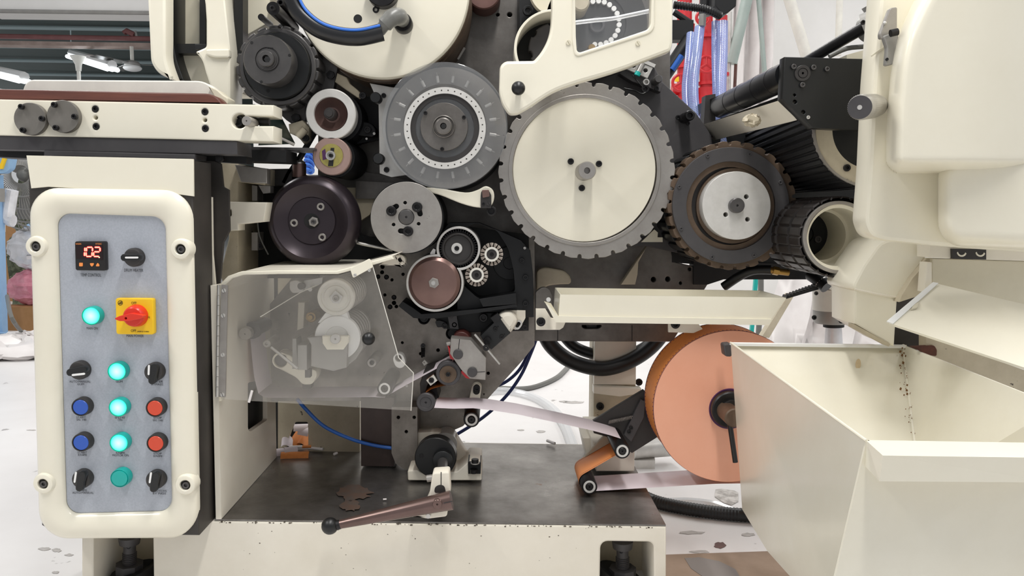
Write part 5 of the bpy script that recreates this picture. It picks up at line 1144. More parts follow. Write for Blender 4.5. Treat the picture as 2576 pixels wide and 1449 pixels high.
ob('clamp_bolt', M().tubep([(1074, 1204, YL+.03), (1088, 1202, YL+.03)], 9, 14), MT['grey_steel'], t); ob('clamp_nut', M().lathe(1077, 1299, YL, [(7, .02), (6, 0), (.01, 0)], 16), MT['alu'], t)
a, b = P(856, 1319, YL), P(1136, 1258, YL)
ob('lever', M().tube([a, b], [.0094, .0205], 32), MT['lever_brown'], t, 'brown tapered lever')
ob('lever_pin', M().lathe(1100, 1269, YL-.022, [(12, .02), (12, .001), (11, 0), (2.5, 0), (2, .004), (.01, .004)], 28), MT['lever_brown'], t)
ob('lever_slit', M().tube([P(1116, 1265.5, YL-.0205), P(1138, 1261, YL-.0208)], .0009, 6), MT['black_flat'], t)
ob('ball', M().ball(830, 1323, YL, 21.5), MT['black_paint'], t, 'black ball grip')
ob('ball_collar', M().cone(P(848, 1321, YL), P(857, 1319, YL), .011, .0095), MT['black_steel'], t)
# blue tubes
tag(ob('blue_air_tube', M().tube([P(748, 1004, 2.0), P(770, 1030, 2.02), P(815, 1072, 2.03), P(880, 1103, 2.04), P(940, 1120, 2.045), P(995, 1128, 2.047)], .0048, 12, 6), MT['blue_tube']), 'bright blue air tube sagging under the hazy guard', 'tube')
tag(ob('blue_air_tube', M().tube([P(1350, 850, 2.24), P(1335, 890, 2.24), P(1310, 945, 2.24), P(1270, 1000, 2.24), P(1215, 1050, 2.24), P(1150, 1092, 2.22), P(1120, 1105, 2.18)], .0048, 12, 6), MT['blue_dark_tube']), 'dark blue tube curving from the plate down to the crank', 'tube')
tag(ob('blue_air_tube', M().tube([P(1338, 850, 2.26), P(1328, 890, 2.26), P(1305, 932, 2.26), P(1270, 962, 2.26), P(1230, 975, 2.26), P(1180, 980, 2.26)], .0048, 12, 6), MT['blue_dark_tube']), 'dark blue tube bending left behind the plate above the tape', 'tube')
# cigarette rubbish pile by the chute hole
rnd = random.Random(4)
def cig(px, py, dz, ln, ang, tip, lab, tilt=0, r=.004, grp='rubbish at the chute hole'):
    c = PB(px, py, dz+r); a_ = math.radians(ang); d = Vector((math.cos(a_)*math.cos(tilt), math.sin(a_)*math.cos(tilt), math.sin(tilt)))*ln/2
    t = thing('cigarette', lab, 'cigarette', c, 'cigarettes lying on the bed')
    ob('paper', M().tube([c-d, c+d*(.2 if tip else 1)], r, 10), MT['cigpaper'], t)
    if tip: ob('filter_tip', M().tube([c+d*.2, c+d], r*1.01, 10), MT['orange_paper'], t)
def wrapc(px, py, dz, w_, l_, ang, lab, mt='orange_paper', tl=0.0):
    c = PB(px, py, dz); a_ = math.radians(ang); u = Vector((math.cos(a_), math.sin(a_), tl)); v = Vector((-math.sin(a_), math.cos(a_), .35))
    pts = [];
    for i in range(9):
        q = PI*(i/8); pts.append((c-u*l_/2+v*w_*math.cos(q)*.5+Vector((0, 0, w_*.45*math.sin(q))), c+u*l_/2+v*w_*math.cos(q)*.5+Vector((0, 0, w_*.45*math.sin(q)))))
    m = M().rings([[p[0] for p in pts], [p[1] for p in pts]], False, False, False)
    o = ob('paper_wrap', m, MT[mt]); tag(o, lab, 'paper wrap', 'paper wraps at the chute hole')
cig(684, 1148, 0, .02, 80, False, 'short white stub lying leftmost beside the rubbish pile', r=.0045)
cig(790, 1128, .004, .055, -14, False, 'white cigarette lying right of the chute hole')
cig(755, 1124, .012, .06, 8, True, 'tipped cigarette across the lower edge of the chute hole')
cig(762, 1128, .003, .05, 14, False, 'white cigarette under the tipped one')
wrapc(742, 1147, .004, .022, .075, 6, 'orange wrap lying in front of the rubbish pile')
wrapc(745, 1110, .012, .03, .055, 75, 'orange wrap standing in the chute hole, left one', tl=.5)
wrapc(765, 1108, .012, .03, .055, 85, 'orange wrap standing in the chute hole, right one', tl=.5)
wrapc(705, 1140, .004, .025, .05, 25, 'white paper scrap at the left of the rubbish pile', 'white_paper')
wrapc(722, 1118, .02, .03, .035, 100, 'white paper scrap leaning at the left edge of the chute hole', 'white_paper', .6)
wrapc(732, 1136, .012, .025, .035, 20, 'folded white paper scrap on top of the rubbish pile', 'white_paper')
wrapc(757, 1078, .05, .025, .04, 10, 'white scrap at the top inside the chute hole', 'white_paper'); wrapc(770, 1088, .04, .03, .04, -30, 'grey white scrap under the top one inside the chute hole', 'white_paper')
cig(844, 1141, 0, .012, 60, False, 'tiny pale crumb on the bed right of the rubbish', r=.0035)
cig(1386, 1112, 0, .035, -55, False, 'white cigarette stub alone on the right half of the bed', r=.0045)
cig(968, 1256, 0, .008, 10, False, 'tiny white chip on the bed above the lever', r=.0018)
t = ob('bed_bolt', M().tubep([(1482, 1128, 2.2), (1482, 1118, 2.2)], 8, 14), MT['black_flat']); tag(t, 'black bolt at the rear edge of the bed by the column', 'bolt')
# ================================================================== CREAM WINDOW ARM
Ya = 1.80
t = thing('window_arm_cover', 'cream arm shaped cover with a window and black ball knob above the largest drum', 'cover', (1300, 285, Ya))
arm = [(1388, -60), (1388, 20), (1386, 70), (1376, 105), (1360, 133), (1343, 152), (1270, 153), (1257, 166), (1255, 232), (1263, 262), (1281, 288), (1302, 287), (1336, 268), (1366, 246), (1398, 228), (1440, 212), (1500, 195), (1560, 177), (1620, 154), (1688, 128), (1693, 110), (1694, -60)]
win = rp([(1447, -40), (1640, -40), (1637, 72), (1452, 134), (1449, 100)], [2, 2, 16, 10, 10])
ob('arm', M().prism(rp(arm, [0, 0, 20, 20, 20, 4, 12, 12, 12, 12, 8, 8, 12, 12, 16, 20, 20, 20, 20, 6, 6, 0]), Ya, .035, [win], .007), MT['cream'], t)
ob('window_rim', M().prism(rp([(1438, -50), (1650, -50), (1647, 80), (1446, 145), (1439, 100)], [2, 2, 20, 14, 10]), Ya-.003, .006, [win], .0025), MT['cream'], t)
ob('window_pane', M().prism(rp([(1440, -45), (1646, -45), (1644, 78), (1446, 141)], 8), Ya+.02, .004), MT['window_clear'], t, 'scuffed clear window pane')
ob('ball_knob', M().ball(1304, 222, Ya-.03, 17.5), MT['black_paint'], t); ob('knob_stem', M().lathe(1306, 224, Ya-.02, [(7, .03), (7, 0), (.01, 0)], 16), MT['black_steel'], t)
for x, y in ((1430, 107), (1605, 109)): slotscrew(x, y, Ya-.003, 6, t, MT['cream_dim'], 60)
# what shows through the window
t = thing('dotted_suction_drum', 'dark drum with a ring of white dots seen through the window', 'drum', (1500, 60, 2.06))
Ys = 2.06
ob('face', M().lathe(1500, 60, Ys, [(130, .03), (128, 0), (76, 0), (74, .004), (.01, .004)], 72), MT['charcoal'], t)
for i in range(14):
    a = math.radians(-102+i*15.3); x, y = 1503+55*math.cos(a), 57+55*math.sin(a)
    ob('white_plug', M().lathe(x, y, Ys-.004, [(6.6, .008), (6.2, 0), (.01, 0)], 16), MT['white_plain'], t)
ob('hub', M().lathe(1503, 62, Ys-.01, [(21, .015), (20, .002), (18, 0), (13, 0), (12, .01), (.01, .01)], 32), MT['slate'], t)
ob('copper_knob', M().lathe(1489, 120, Ys-.03, [(10, .03), (10, .003), (8, 0), (.01, 0)], 20), MT['brass'], t)
t = ob('white_air_pipe', M().tubep([(1440, 58, 1.95), (1490, 52, 1.95), (1540, 47, 1.95), (1590, 37, 1.95), (1660, 22, 1.95)], 5.5, 12, 5), MT['hose_plain']); tag(t, 'pale translucent tube crossing behind the window', 'tube')
t = ob('cream_boss', M().lathe(1462, 5, 1.98, [(22, .08), (22, .005), (18, 0), (.01, 0)], 32), MT['cream_dirty']); tag(t, 'cream casting boss at the upper left corner of the window', 'boss')
t = thing('cream_round_shroud', 'cream ring shroud with a dark opening left of the window arm', 'shroud', (1385, 150, 1.95))
ob('ring', M().prism(circ(1392, 122, 99, 40, 92, 274)+circ(1393, 122, 93, 40, 274, 92), 1.93, .16, (), .001), MT['cream'], t)
ob('back', M().prism(circ(1392, 122, 97, 40, 92, 274)+[(1420, 30), (1420, 220)], 2.05, .005), MT['black_flat'], t)
ob('cam', M().prism(notched(1392, 120, 62, 7, 10, 7, .2), 2.0, .03, (), .003), MT['slate'], t)
ob('upper_housing', M().lathe(1400, -30, 2.05, [(70, .02), (68, 0), (62, 0), (60, .01), (.01, .01)], 48), MT['cream_dim'], t)
t = thing('socket_plate', 'dark plate with a deep socket beside the cream ring shroud', 'plate', (1330, 40, 2.12))
ob('plate', M().prism([(1306, -60), (1380, -60), (1370, 20), (1330, 70), (1306, 160)], 2.13, .03, (), .002), MT['casting_black'], t); bolt(1328, 26, 2.10, 13, t, MT['black_paint']); slotscrew(1347, 16, 2.12, 4.5, t, MT['bronze'], 60)
t = ob('copper_collar', M().lathe(1217, -20, 2.12, [(42, .08), (42, .003), (39, 0), (30, 0), (.01, .004)], 48), MT['rust']); tag(t, 'rusty brown round collar at the top edge right of the cream drum', 'collar')
# ================================================================== TRAY
Yt = 1.84
t = thing('cream_drip_tray', 'long cream sheet metal trough under the two right hand drums', 'tray', (1690, 810, Yt))
f0, f1, f2, f3 = P(1409, 741, Yt), P(1978, 749, Yt), P(1938, 806, Yt), P(1405, 798, Yt)
dpt = Vector((0, .165, .0))
b0, b1 = f0+dpt, f1+dpt+Vector((-.005, 0, 0)); b3, b2 = f3+dpt, f2+dpt
th = .003
def ins(p, dx, dy): return p+Vector((dx, dy, 0))
trg = [[f3, f2, b2, b3], [f0, f1, b1, b0], [ins(f0, th, th), ins(f1, -th, th), ins(b1, -th, -th), ins(b0, th, -th)], [ins(f3, th, th)+Vector((0, 0, .003)), ins(f2, -th, th)+Vector((0, 0, .003)), ins(b2, -th, -th)+Vector((0, 0, .003)), ins(b3, th, -th)+Vector((0, 0, .003))]]
ob('trough', M().rings(trg), MT['cream'], t)
ob('lower_flange', M().slab([P(1372, 762, Yt-.004), P(1378, 766, Yt-.004), P(1404, 795, Yt-.004), P(1941, 803, Yt-.004), P(1935, 818, Yt-.004), P(1398, 811, Yt-.004)], (0, .004, 0)), MT['cream'], t)
ob('left_flap', M().slab([P(1369, 759, Yt), P(1386, 764, Yt+.05), P(1406, 798, Yt), P(1400, 808, Yt)], (0, .002, .001)), MT['cream_dim'], t)
t = thing('tray_bracket', 'cream bracket plate with a black bolt at the left end of the trough', 'bracket', (1378, 830, 2.0)); ob('plate', M().prism([(1348, 777), (1372, 777), (1386, 800), (1424, 808), (1417, 824), (1408, 830), (1348, 830)], 1.9, .01, (), .001), MT['cream_worn'], t); bolt(1361, 810, 1.885, 11.5, t)
t = thing('tray_bracket', 'cream bracket plate with a black bolt under the right end of the trough', 'bracket', (1710, 836, 2.0)); ob('plate', M().prism([(1682, 812), (1755, 812), (1768, 828), (1745, 838), (1682, 836)], 1.9, .01, (), .001), MT['cream_worn'], t); bolt(1700, 816, 1.885, 11.5, t)
t = ob('cream_gusset', M().prism(rp([(1350, 680), (1370, 672), (1420, 680), (1437, 698), (1437, 715), (1400, 716), (1375, 720), (1350, 740)], 10), 2.11, .04, (), .004), MT['cream_dirty']); tag(t, 'cream cast gusset behind the left end of the trough', 'gusset')
t = thing('steel_gusset_tab', 'grey steel tab with a white plug left of the trough', 'tab', (1368, 760, 2.0)); ob('tab', M().prism(rp([(1348, 735), (1365, 722), (1382, 726), (1390, 745), (1390, 776), (1348, 778)], [4, 14, 10, 4, 2, 2]), 2.02, .03, (), .001), MT['dark_steel'], t); ob('plug', M().lathe(1380, 754, 2.015, [(6, .004), (5.5, 0), (.01, 0)], 18), MT['white_plain'], t)
t = ob('rib', M().prism([(1628, 620), (1606, 650), (1562, 716), (1598, 716), (1604, 690), (1606, 660)], 2.15, .03, (), .002), MT['cream_dirty']); tag(t, 'triangular cream rib below the largest drum', 'rib')
t = ob('white_corner', M().prism([(1646, 577), (1655, 585), (1654, 597), (1667, 597), (1667, 609), (1613, 609)], 2.11, .01), MT['cream']); tag(t, 'small white triangular piece between the two right hand drums', 'plate')
t = thing('dark_rear_bar', 'dark horizontal bar behind the black hose under the brown rimmed drum', 'bar', (1900, 700, 2.2)); ob('bar', M().prism([(1745, 655), (2070, 668), (2070, 703), (1820, 703), (1780, 716), (1745, 716)], 2.19, .05), MT['black_flat'], t)
# black hoses under the gearbox plate
tag(ob('drive_hose', M().tubep([(1362, 820, 2.26), (1385, 868, 2.27), (1430, 905, 2.28), (1490, 925, 2.28), (1540, 924, 2.28), (1600, 900, 2.28), (1650, 860, 2.27), (1690, 800, 2.26)], 19, 18, 6), MT['rubber']), 'thick outer black hose hanging in an arc under the gearbox wall', 'hose')
tag(ob('drive_hose', M().tubep([(1400, 820, 2.33), (1440, 868, 2.34), (1490, 890, 2.34), (1540, 897, 2.34), (1600, 885, 2.34), (1650, 850, 2.34), (1680, 800, 2.34)], 14, 16, 6), MT['rubber']), 'thinner inner black hose arc behind the outer one', 'hose')
# column
t = thing('cream_column', 'worn cream column standing on the rear of the bed', 'column', (1545, 1180, 2.3))
ob('post', M().prism([(1495, 850), (1601, 850), (1598, 1104), (1492, 1104)], 2.30, .12, (), .003), MT['cream_dirty'], t)
ob('cap', M().prism([(1496, 858), (1600, 858), (1600, 968), (1494, 968)], 2.29, .02, (), .002), MT['cream_worn'], t)
ob('sloped_shelf', M().prism([(1494, 972), (1560, 974), (1614, 978), (1610, 990), (1560, 998), (1494, 990)], 2.27, .04, (), .002), MT['cream_worn'], t)
ob('base_block', M().prism([(1492, 1112), (1597, 1112), (1596, 1186), (1500, 1186)], 2.02, .26, (), .003), MT['cream_worn'], t)
ob('foot', M().prism([(1466, 1102), (1492, 1102), (1492, 1160), (1478, 1158)], 2.105, .12, (), .002), MT['cream_worn'], t)
bolt(1510, 1023, 2.285, 10, t); bolt(1608, 962, 2.3, 9, t)
t = thing('black_tension_bracket', 'black bracket plate with a stretched spring left of the tape reel', 'bracket', (1560, 1100, 2.16))
ob('plate', M().prism([(1492, 1060), (1620, 982), (1640, 1000), (1660, 1096), (1590, 1140), (1530, 1100), (1494, 1090)], 2.0, .018, (), .001), MT['charcoal'], t)
ob('bar', M().prism([(1570, 1094), (1612, 1005), (1624, 1010), (1620, 1050), (1588, 1112)], 1.988, .011, (), .001), MT['slate'], t)
for x, y in ((1588, 1077), (1583, 1087)): bolt(x, y, 1.982, 5, t)
sg = [P(1532+i*.42, 1062-i*.09+4*math.cos(i*.8), 1.99)+Vector((0, .004*math.sin(i*.8), 0)) for i in range(140)]
ob('spring', M().tube(sg, .0009, 5), MT['grey_steel'], t)
t = thing('roller_arm', 'cream arm plate carrying the two ringed rollers', 'arm', (1510, 1150, 2.0))
ob('arm', M().prism([(1466, 1155), (1522, 1094), (1534, 1102), (1552, 1118), (1500, 1162), (1470, 1170)], 2.005, .014, (), .002), MT['cream_dirty'], t)
# ================================================================== TAPE REEL
Yl, Wl = 1.87, .125
t = thing('tape_reel', 'large reel of orange tipping tape with salmon side face', 'reel', (1838, 1217, Yl))
ob('paper_face', M().lathe(1838, 1024, Yl, [(193, .002), (192.5, 0), (52, 0), (.01, 0)], 128), MT['salmon'], t, 'salmon coloured edge of the wound paper')
ob('paper_band', M().lathe(1838, 1024, Yl+.002, [(193, 0), (193, Wl-.004), (.01, Wl-.004)], 128), MT['orange_paper'], t, 'orange outer turn of the wound paper')
dk = M()
for e in (.004, .012, Wl-.016, Wl-.006):
    c = P(1838, 1024, Yl); k = S(1838, 1024, Yl)*193.25
    if e in (.004, Wl-.006): dk.tube([c+Vector((k*math.cos(2*PI*i/128), e, k*math.sin(2*PI*i/128))) for i in range(129)], .0006, 5)
    else:
        for i in range(120):
            a0 = 2*PI*i/120+e; dk.tube([c+Vector((k*math.cos(a0), e, k*math.sin(a0))), c+Vector((k*math.cos(a0+.014), e+.001, k*math.sin(a0+.014)))], .0006, 4)
o = ob('printed_lines', dk, MT['plum'], t); o['kind'] = 'stuff'
ob('core_ring', M().lathe(1836, 1029, Yl-.003, [(52, .003), (51, 0), (.01, 0)], 56), MT['plum'], t)
ob('hub', M().lathe(1838, 1032, Yl-.02, [(47, .02), (46, .003), (43, 0), (30, 0), (29, -.012), (26, -.014), (.01, -.014)], 56), MT['black_paint'], t)
bolt(1836, 1008, Yl-.021, 3, t, MT['alu'])
ob('shaft', M().lathe(1848, 1052, Yl-.09, [(24, .08), (24, .003), (21, 0), (.01, 0)], 36), MT['bronze'], t)
ob('clamp_handle', M().tube([P(1836, 1066, Yl-.05), P(1850, 1163, Yl-.06)], .0062, 16), MT['black_paint'], t)
# ================================================================== RIGHT SIDE ROLLERS
t = thing('grooved_roller', 'black grooved roller with a cream end face at the upper right', 'roller', (2190, 330, 1.72))
Yq = 1.72
ob('end_face', M().lathe(2196, 322, Yq, [(146, .02), (146, .004), (143, 0), (141, .002), (100, .004), (98, .03), (.01, .03)], 72), MT['cream_dirty'], t)
gr = M(); c = P(2196, 322, Yq); k = S(2196, 322, Yq); rr = []
for j in range(13):
    rr.append([c+Vector((math.cos(2*PI*i/288+.02*j)*(151-(5 if (i % 6) < 2 else 0))*k, .004+j*.045, math.sin(2*PI*i/288+.02*j)*(151-(5 if (i % 6) < 2 else 0))*k)) for i in range(288)])
gr.rings(rr); ob('grooved_barrel', gr, MT['casting_black'], t, sharp=20)
ob('end_ring', M().prism(circ(2196, 322, 151, 80), Yq-.001, .008, [circ(2196, 322, 145, 72)]), MT['grey_steel'], t)
bolt(2132, 422, Yq-.002, 9, t)
t = thing('hollow_roller', 'black ribbed roller with an open cream bore at the right', 'roller', (2110, 600, 1.76))
Yo = 1.76
ob('rim', M().prism(circ(2112, 597, 92, 72), Yo, .02, [circ(2113, 597, 83, 72)], .001), MT['grey_steel'], t)
ob('bore', M().rings([[P(2113, 597, Yo)+Vector((r*math.cos(2*PI*i/64), d, r*math.sin(2*PI*i/64))) for i in range(64)] for r, d in ((83*S(2113, 597, Yo), .001), (80*S(2113, 597, Yo), .012), (73*S(2113, 597, Yo), .014), (72*S(2113, 597, Yo), .10), (64*S(2113, 597, Yo), .10), (62*S(2113, 597, Yo), .20))], False, False), MT['cream'], t, sharp=30)
ob('bore_end', M().lathe(*coax(2113, 597, Yo, Yo+.2), Yo+.2, [(66, .004), (66, 0), (22, 0), (20, .003), (.01, .003)], 48), MT['casting_black'], t)
for a in (20, 140, 260): bolt(coax(2113, 597, Yo, Yo+.2)[0]+36*math.cos(math.radians(a)), 590+36*math.sin(math.radians(a)), Yo+.192, 9, t, MT['slate'])
pr = M(); c = P(2112, 597, Yo); k = S(2112, 597, Yo); rr = []
for d, base in ((.004, 98), (.006, 102), (.06, 102), (.062, 96), (.075, 96), (.077, 102), (.14, 102), (.142, 96), (.155, 96), (.157, 102), (.24, 102), (.26, 96)):
    rr.append([c+Vector((math.cos(2*PI*i/144)*(base-(4 if (i % 6) == 0 else 0))*k, d, math.sin(2*PI*i/144)*(base-(4 if (i % 6) == 0 else 0))*k)) for i in range(144)])
pr.rings(rr, False, False); ob('ribbed_barrel', pr, MT['casting_brown'], t, sharp=20)
# black bearing plate
t = thing('black_bearing_plate', 'black bearing plate with socket screws at the upper right', 'plate', (2080, 325, 1.66))
Yk = 1.66
ob('plate', M().prism([(1974, 143), (2215, 149), (2205, 330), (2044, 322), (1968, 248)], Yk, .03, [(2000, 256, 5), (2021, 282, 5), (1999, 239, 3.5)], .0015), MT['black_paint'], t)
ob('bearing_cap', M().lathe(2020, 184, Yk-.004, [(20, .006), (20, .001), (19, 0), (13, 0), (12.5, .002), (11.5, .002), (11, 0), (3, 0), (2.5, .004), (.01, .004)], 40), MT['charcoal'], t)
for x, y, r in ((1998, 167, 6.5), (2048, 169, 6.5), (2020, 213, 6.5), (2082, 173, 6)): bolt(x, y, Yk-.006, r, t, MT['cam_steel'])
bolt(2034, 295, Yk-.003, 4.5, t, MT['alu'])
t = thing('segmented_shaft', 'shiny black segmented shaft running behind the black bearing plate', 'shaft', (1900, 230, 1.9))
a, b = P(1815, 268, 2.15), P(1985, 188, 1.70)
ob('shaft', M().tube([a, b], .030, 32), MT['rubber_shine'], t)
for q in (.0, .22, .42, .66, .85):
    c0 = a.lerp(b, q); d = (b-a).normalized(); ob('joint_ring', M().tube([c0-d*.0015, c0+d*.0015], .0304, 32), MT['black_flat'], t)
ob('upper_cover', M().slab([P(1758, 262, 2.25), P(1975, 166, 1.75), P(1975, 186, 1.75), P(1758, 288, 2.25)], (0, .05, .0)), MT['black_paint'], t)
ob('lower_cover', M().slab([P(1790, 306, 2.2), P(1970, 240, 1.75), P(1972, 262, 1.75), P(1800, 322, 2.2)], (0, .05, 0)), MT['black_flat'], t)
t = thing('cream_scraper_bar', 'cream bar with torn paper tape below the shiny segmented shaft', 'bar', (1900, 300, 2.0))
ob('bar', M().slab([P(1772, 312, 2.15), P(1962, 252, 1.74), P(2005, 302, 1.74), P(1806, 350, 2.15)], (0, .04, .0)), MT['cream_worn'], t)
bolt(1790, 311, 2.13, 7, t)
ob('dark_bracket', M().prism([(1775, 240), (1800, 236), (1800, 318), (1792, 345), (1770, 318)], 2.17, .04), MT['charcoal'], t)
rnd = random.Random(9); m = M().sphere(P(1892, 303, 1.83), .014, 18, 10, (1.5, .8, 1)); m.v = [p+Vector((rnd.uniform(-1, 1), rnd.uniform(-1, 1), rnd.uniform(-1, 1)))*.003 for p in m.v]
ob('torn_tape', m, MT['cream_dirty'], t, sharp=15)
t = thing('tie_rod', 'black tie rod with a grey clevis at its upper end', 'rod', (2185, 60, 1.6))
ob('rod', M().tube([P(1960, 196, 2.05), P(2185, 62, 1.68)], .0125, 20), MT['black_steel'], t)
ob('clevis', M().tube([P(2172, 66, 1.675), P(2208, 50, 1.66)], .025, 28), MT['grey_metal_paint'], t)
ob('clevis_slot', M().prism([(2190, 55), (2204, 53), (2206, 68), (2192, 70)], 1.63, .01), MT['black_flat'], t); bolt(2172, 56, 1.64, 6, t)
ob('end_disc', M().lathe(2206, 62, 1.70, [(38, .03), (38, .003), (35, 0), (.01, 0)], 40), MT['grey_metal_paint'], t)
ob('nut', M().prism([(2183, 14), (2195, 6), (2215, 4), (2212, 22), (2190, 24)], 1.66, .03, (), .002), MT['grey_metal_paint'], t)
t = ob('wire_bundle', M().tubep([(2086, 142, 1.75), (2130, 122, 1.75), (2180, 116, 1.75), (2214, 104, 1.75)], 6, 10, 4), MT['glass_grey']); tag(t, 'grey strap running up from the black bearing plate to the cream panel', 'strap')
t = ob('cream_rear_block', M().prism([(2130, 138), (2180, 124), (2216, 118), (2214, 150), (2130, 150)], 1.80, .05), MT['cream_dim']); tag(t, 'cream block just above the black bearing plate', 'block')
# ================================================================== RIGHT COVERS
t = thing('right_cover', 'large cream moulded cover filling the upper right corner', 'cover', (2400, 620, 1.5))
Yv = 1.50
ob('back_panel', M().prism(rp([(2217, -60), (2640, -60), (2640, 640), (2345, 618), (2228, 606), (2190, 595), (2175, 560), (2186, 420), (2196, 210), (2208, 60)], [0, 0, 0, 10, 10, 16, 16, 10, 10, 10]), Yv, .06, (), .008), MT['cream'], t)
Yv2 = 1.36
gx = M(); rows = []
XL = [(-120, 2372), (-40, 2322), (20, 2290), (90, 2258), (150, 2244), (200, 2238), (300, 2230), (380, 2228), (437, 2229)]
def xl(y):
    for (y0, x0), (y1, x1) in zip(XL, XL[1:]):
        if y <= y1: return x0+(x1-x0)*(y-y0)/(y1-y0)
    return XL[-1][1]
ys = [-120+20*i for i in range(20)]+[270+12*i for i in range(11)]+[397+4*i for i in range(11)]
ss = [0, 2, 5, 9, 13, 18, 24, 30, 37, 45]+[60+26*i for i in range(22)]
for y in ys:
    rw = []
    for q in ss:
        px = xl(y)+q; e1 = max(0, 1-q/46); g1 = max(0, 1-(437-y)/40); qq = min(1, math.hypot(e1, g1))
        dp = .15*(1-math.sqrt(max(0, 1-qq*qq)))+(1.3e-6*max(0, px-2400)**2)
        rw.append(P(px, y, Yv2+dp))
    rows.append(rw)
gx.rings(rows, False, False, False)
ob('bulge', gx, MT['cream'], t, sharp=70)
ob('lower_box', pillow(rp([(2360, 380), (2860, 380), (2860, 640), (2360, 618)], [70, 70, 70, 60], 8), Yv2+.05, .06, 38), MT['cream'], t, sharp=60)
ob('seam', M().prism([(2192, 139), (2260, 92), (2262, 95), (2193, 143)], Yv-.001, .002), MT['cream_dim'], t)
lt = thing('toggle_latch', 'grey toggle latch on the cream panel beside the big moulded cover', 'latch', (2240, 100, 1.47))
ob('upper_plate', M().prism(rp([(2239, 20), (2258, 17), (2257, 80), (2232, 96), (2216, 98), (2214, 85)], 5), 1.47, .012, (), .002), MT['grey_steel'], lt)
ob('lower_plate', M().prism(rp([(2222, 90), (2260, 78), (2262, 120), (2248, 162), (2228, 166), (2232, 120)], 6), 1.465, .012, (), .002), MT['grey_metal_paint'], lt)
ob('barrel', M().tube([P(2240, 84, 1.45), P(2258, 80, 1.45)], .0065, 16), MT['black_steel'], lt); ob('rivet', M().ball(2226, 58, 1.468, 4.5), MT['alu'], lt); ob('hole', M().lathe(2232, 149, 1.463, [(4, .002), (3.8, 0), (.01, .001)], 14), MT['black_flat'], lt)
lt = thing('toggle_latch', 'grey toggle latch partly hidden at the top edge of the moulded cover', 'latch', (2310, 20, 1.47))
ob('plate', M().prism(rp([(2325, -30), (2345, -30), (2336, 5), (2306, 50), (2290, 68), (2286, 56), (2300, 30)], 5), 1.47, .015, (), .002), MT['grey_metal_paint'], lt); ob('rivet', M().ball(2313, 14, 1.466, 4.5), MT['alu'], lt)
t = thing('knurled_knob', 'silver knurled knob with a dark end left of the moulded cover', 'knob', (2178, 272, 1.45))
a, b = P(2163, 270, 1.36), P(2205, 266, 1.50); d = (b-a).normalized()
kn = M(); rr = []; uu = d.orthogonal().normalized(); vv = d.cross(uu)
for q in (0, .06, .4, .75, .8, 1.0):
    rr.append([a.lerp(b, q)+(uu*math.cos(2*PI*i/80)+vv*math.sin(2*PI*i/80))*(.0212+(.0008 if i % 2 and .05 < q < .76 else 0)-(.0015 if q in (0, 1.0) else 0)) for i in range(80)])
kn.rings(rr); ob('knob', kn, MT['bright_steel'], t, sharp=50)
ob('end_plate', M().tube([a-d*.001, a+d*.002], .0196, 32), MT['slate'], t); ob('recess', M().tube([a-d*.0016, a+d*.001], .004, 16), MT['alu'], t)
# lower right : frame, elbow duct, flap
t = thing('welded_stand', 'cream welded frame with a brown latch block below the moulded cover', 'frame', (2450, 760, 1.62))
ob('cross_bar', M().prism([(2338, 615), (2660, 630), (2660, 660), (2338, 648)], 1.60, .05, (), .002), MT['cream_worn'], t)
ob('latch_block', M().prism([(2396, 626), (2481, 627), (2481, 653), (2397, 651)], 1.592, .02), MT['charcoal'], t)
for x in (2420, 2467): ob('crescent', M().prism(circ(x, 634, 12, 12, 20, 170)+circ(x, 632, 10, 12, 170, 20), 1.59, .003), MT['cream'], t)
ob('panel', M().prism([(2345, 650), (2660, 660), (2660, 800), (2345, 730)], 1.63, .03, (), .002), MT['cream_dim'], t)
ob('hinge_pillar', M().prism([(2332, 660), (2345, 660), (2345, 725), (2326, 735)], 1.60, .03, (), .002), MT['cream_worn'], t)
ob('side_recess', M().prism([(2296, 700), (2340, 650), (2340, 735), (2262, 760), (2268, 745)], 1.64, .03), MT['cream_dirty'], t)
ob('dark_void', M().prism([(2250, 740), (2345, 740), (2345, 880), (2250, 880)], 1.75, .02), MT['dark_side'], t)
ob('pillar', M().prism([(2330, 845), (2660, 960), (2660, 1100), (2330, 900)], 1.66, .03), MT['cream_dirty'], t)
ob('slot', M().prism(rp([(2290, 872), (2350, 869), (2357, 880), (2356, 896), (2340, 894)], 4), 1.655, .01), MT['tobacco'], t)
t = thing('elbow_duct', 'cream curved sheet metal duct below the hollow roller', 'duct', (2200, 860, 1.66))
ob('upper', M().prism(sm([(2232, 603), (2340, 612), (2322, 660), (2284, 710), (2264, 750), (2205, 744), (2148, 728), (2160, 690), (2188, 645)], 4), 1.66, .14, (), .006), MT['cream'], t)
ob('lower', M().prism([(2150, 726), (2258, 750), (2250, 872), (2236, 866), (2150, 815)], 1.665, .12, (), .004), MT['cream'], t)
ob('weld_seam', M().tubep([(2150, 727, 1.662), (2200, 738, 1.66), (2258, 748, 1.662)], 3, 8, 4), MT['cream_worn'], t)
ob('side_lip', M().prism([(2262, 748), (2300, 715), (2330, 660), (2325, 655), (2290, 700)], 1.655, .01), MT['slate'], t)
ob('lower_lip', M().prism([(2150, 816), (2240, 866), (2236, 872), (2150, 826)], 1.66, .03), MT['cream_dirty'], t)
t = thing('sheet_flap', 'sloping cream sheet metal flap above the hopper', 'flap', (2400, 860, 1.45))
fl = [P(2236, 812, 1.50), P(2355, 713, 1.58), P(2660, 785, 1.50), P(2660, 952, 1.36)]
ob('flap', M().slab(fl, (0, .002, -.004)), MT['cream'], t)
ob('folded_edge', M().slab([P(2230, 810, 1.495), P(2346, 712, 1.575), P(2360, 714, 1.575), P(2246, 816, 1.495)], (0, -.001, .002)), MT['white_plain'], t)
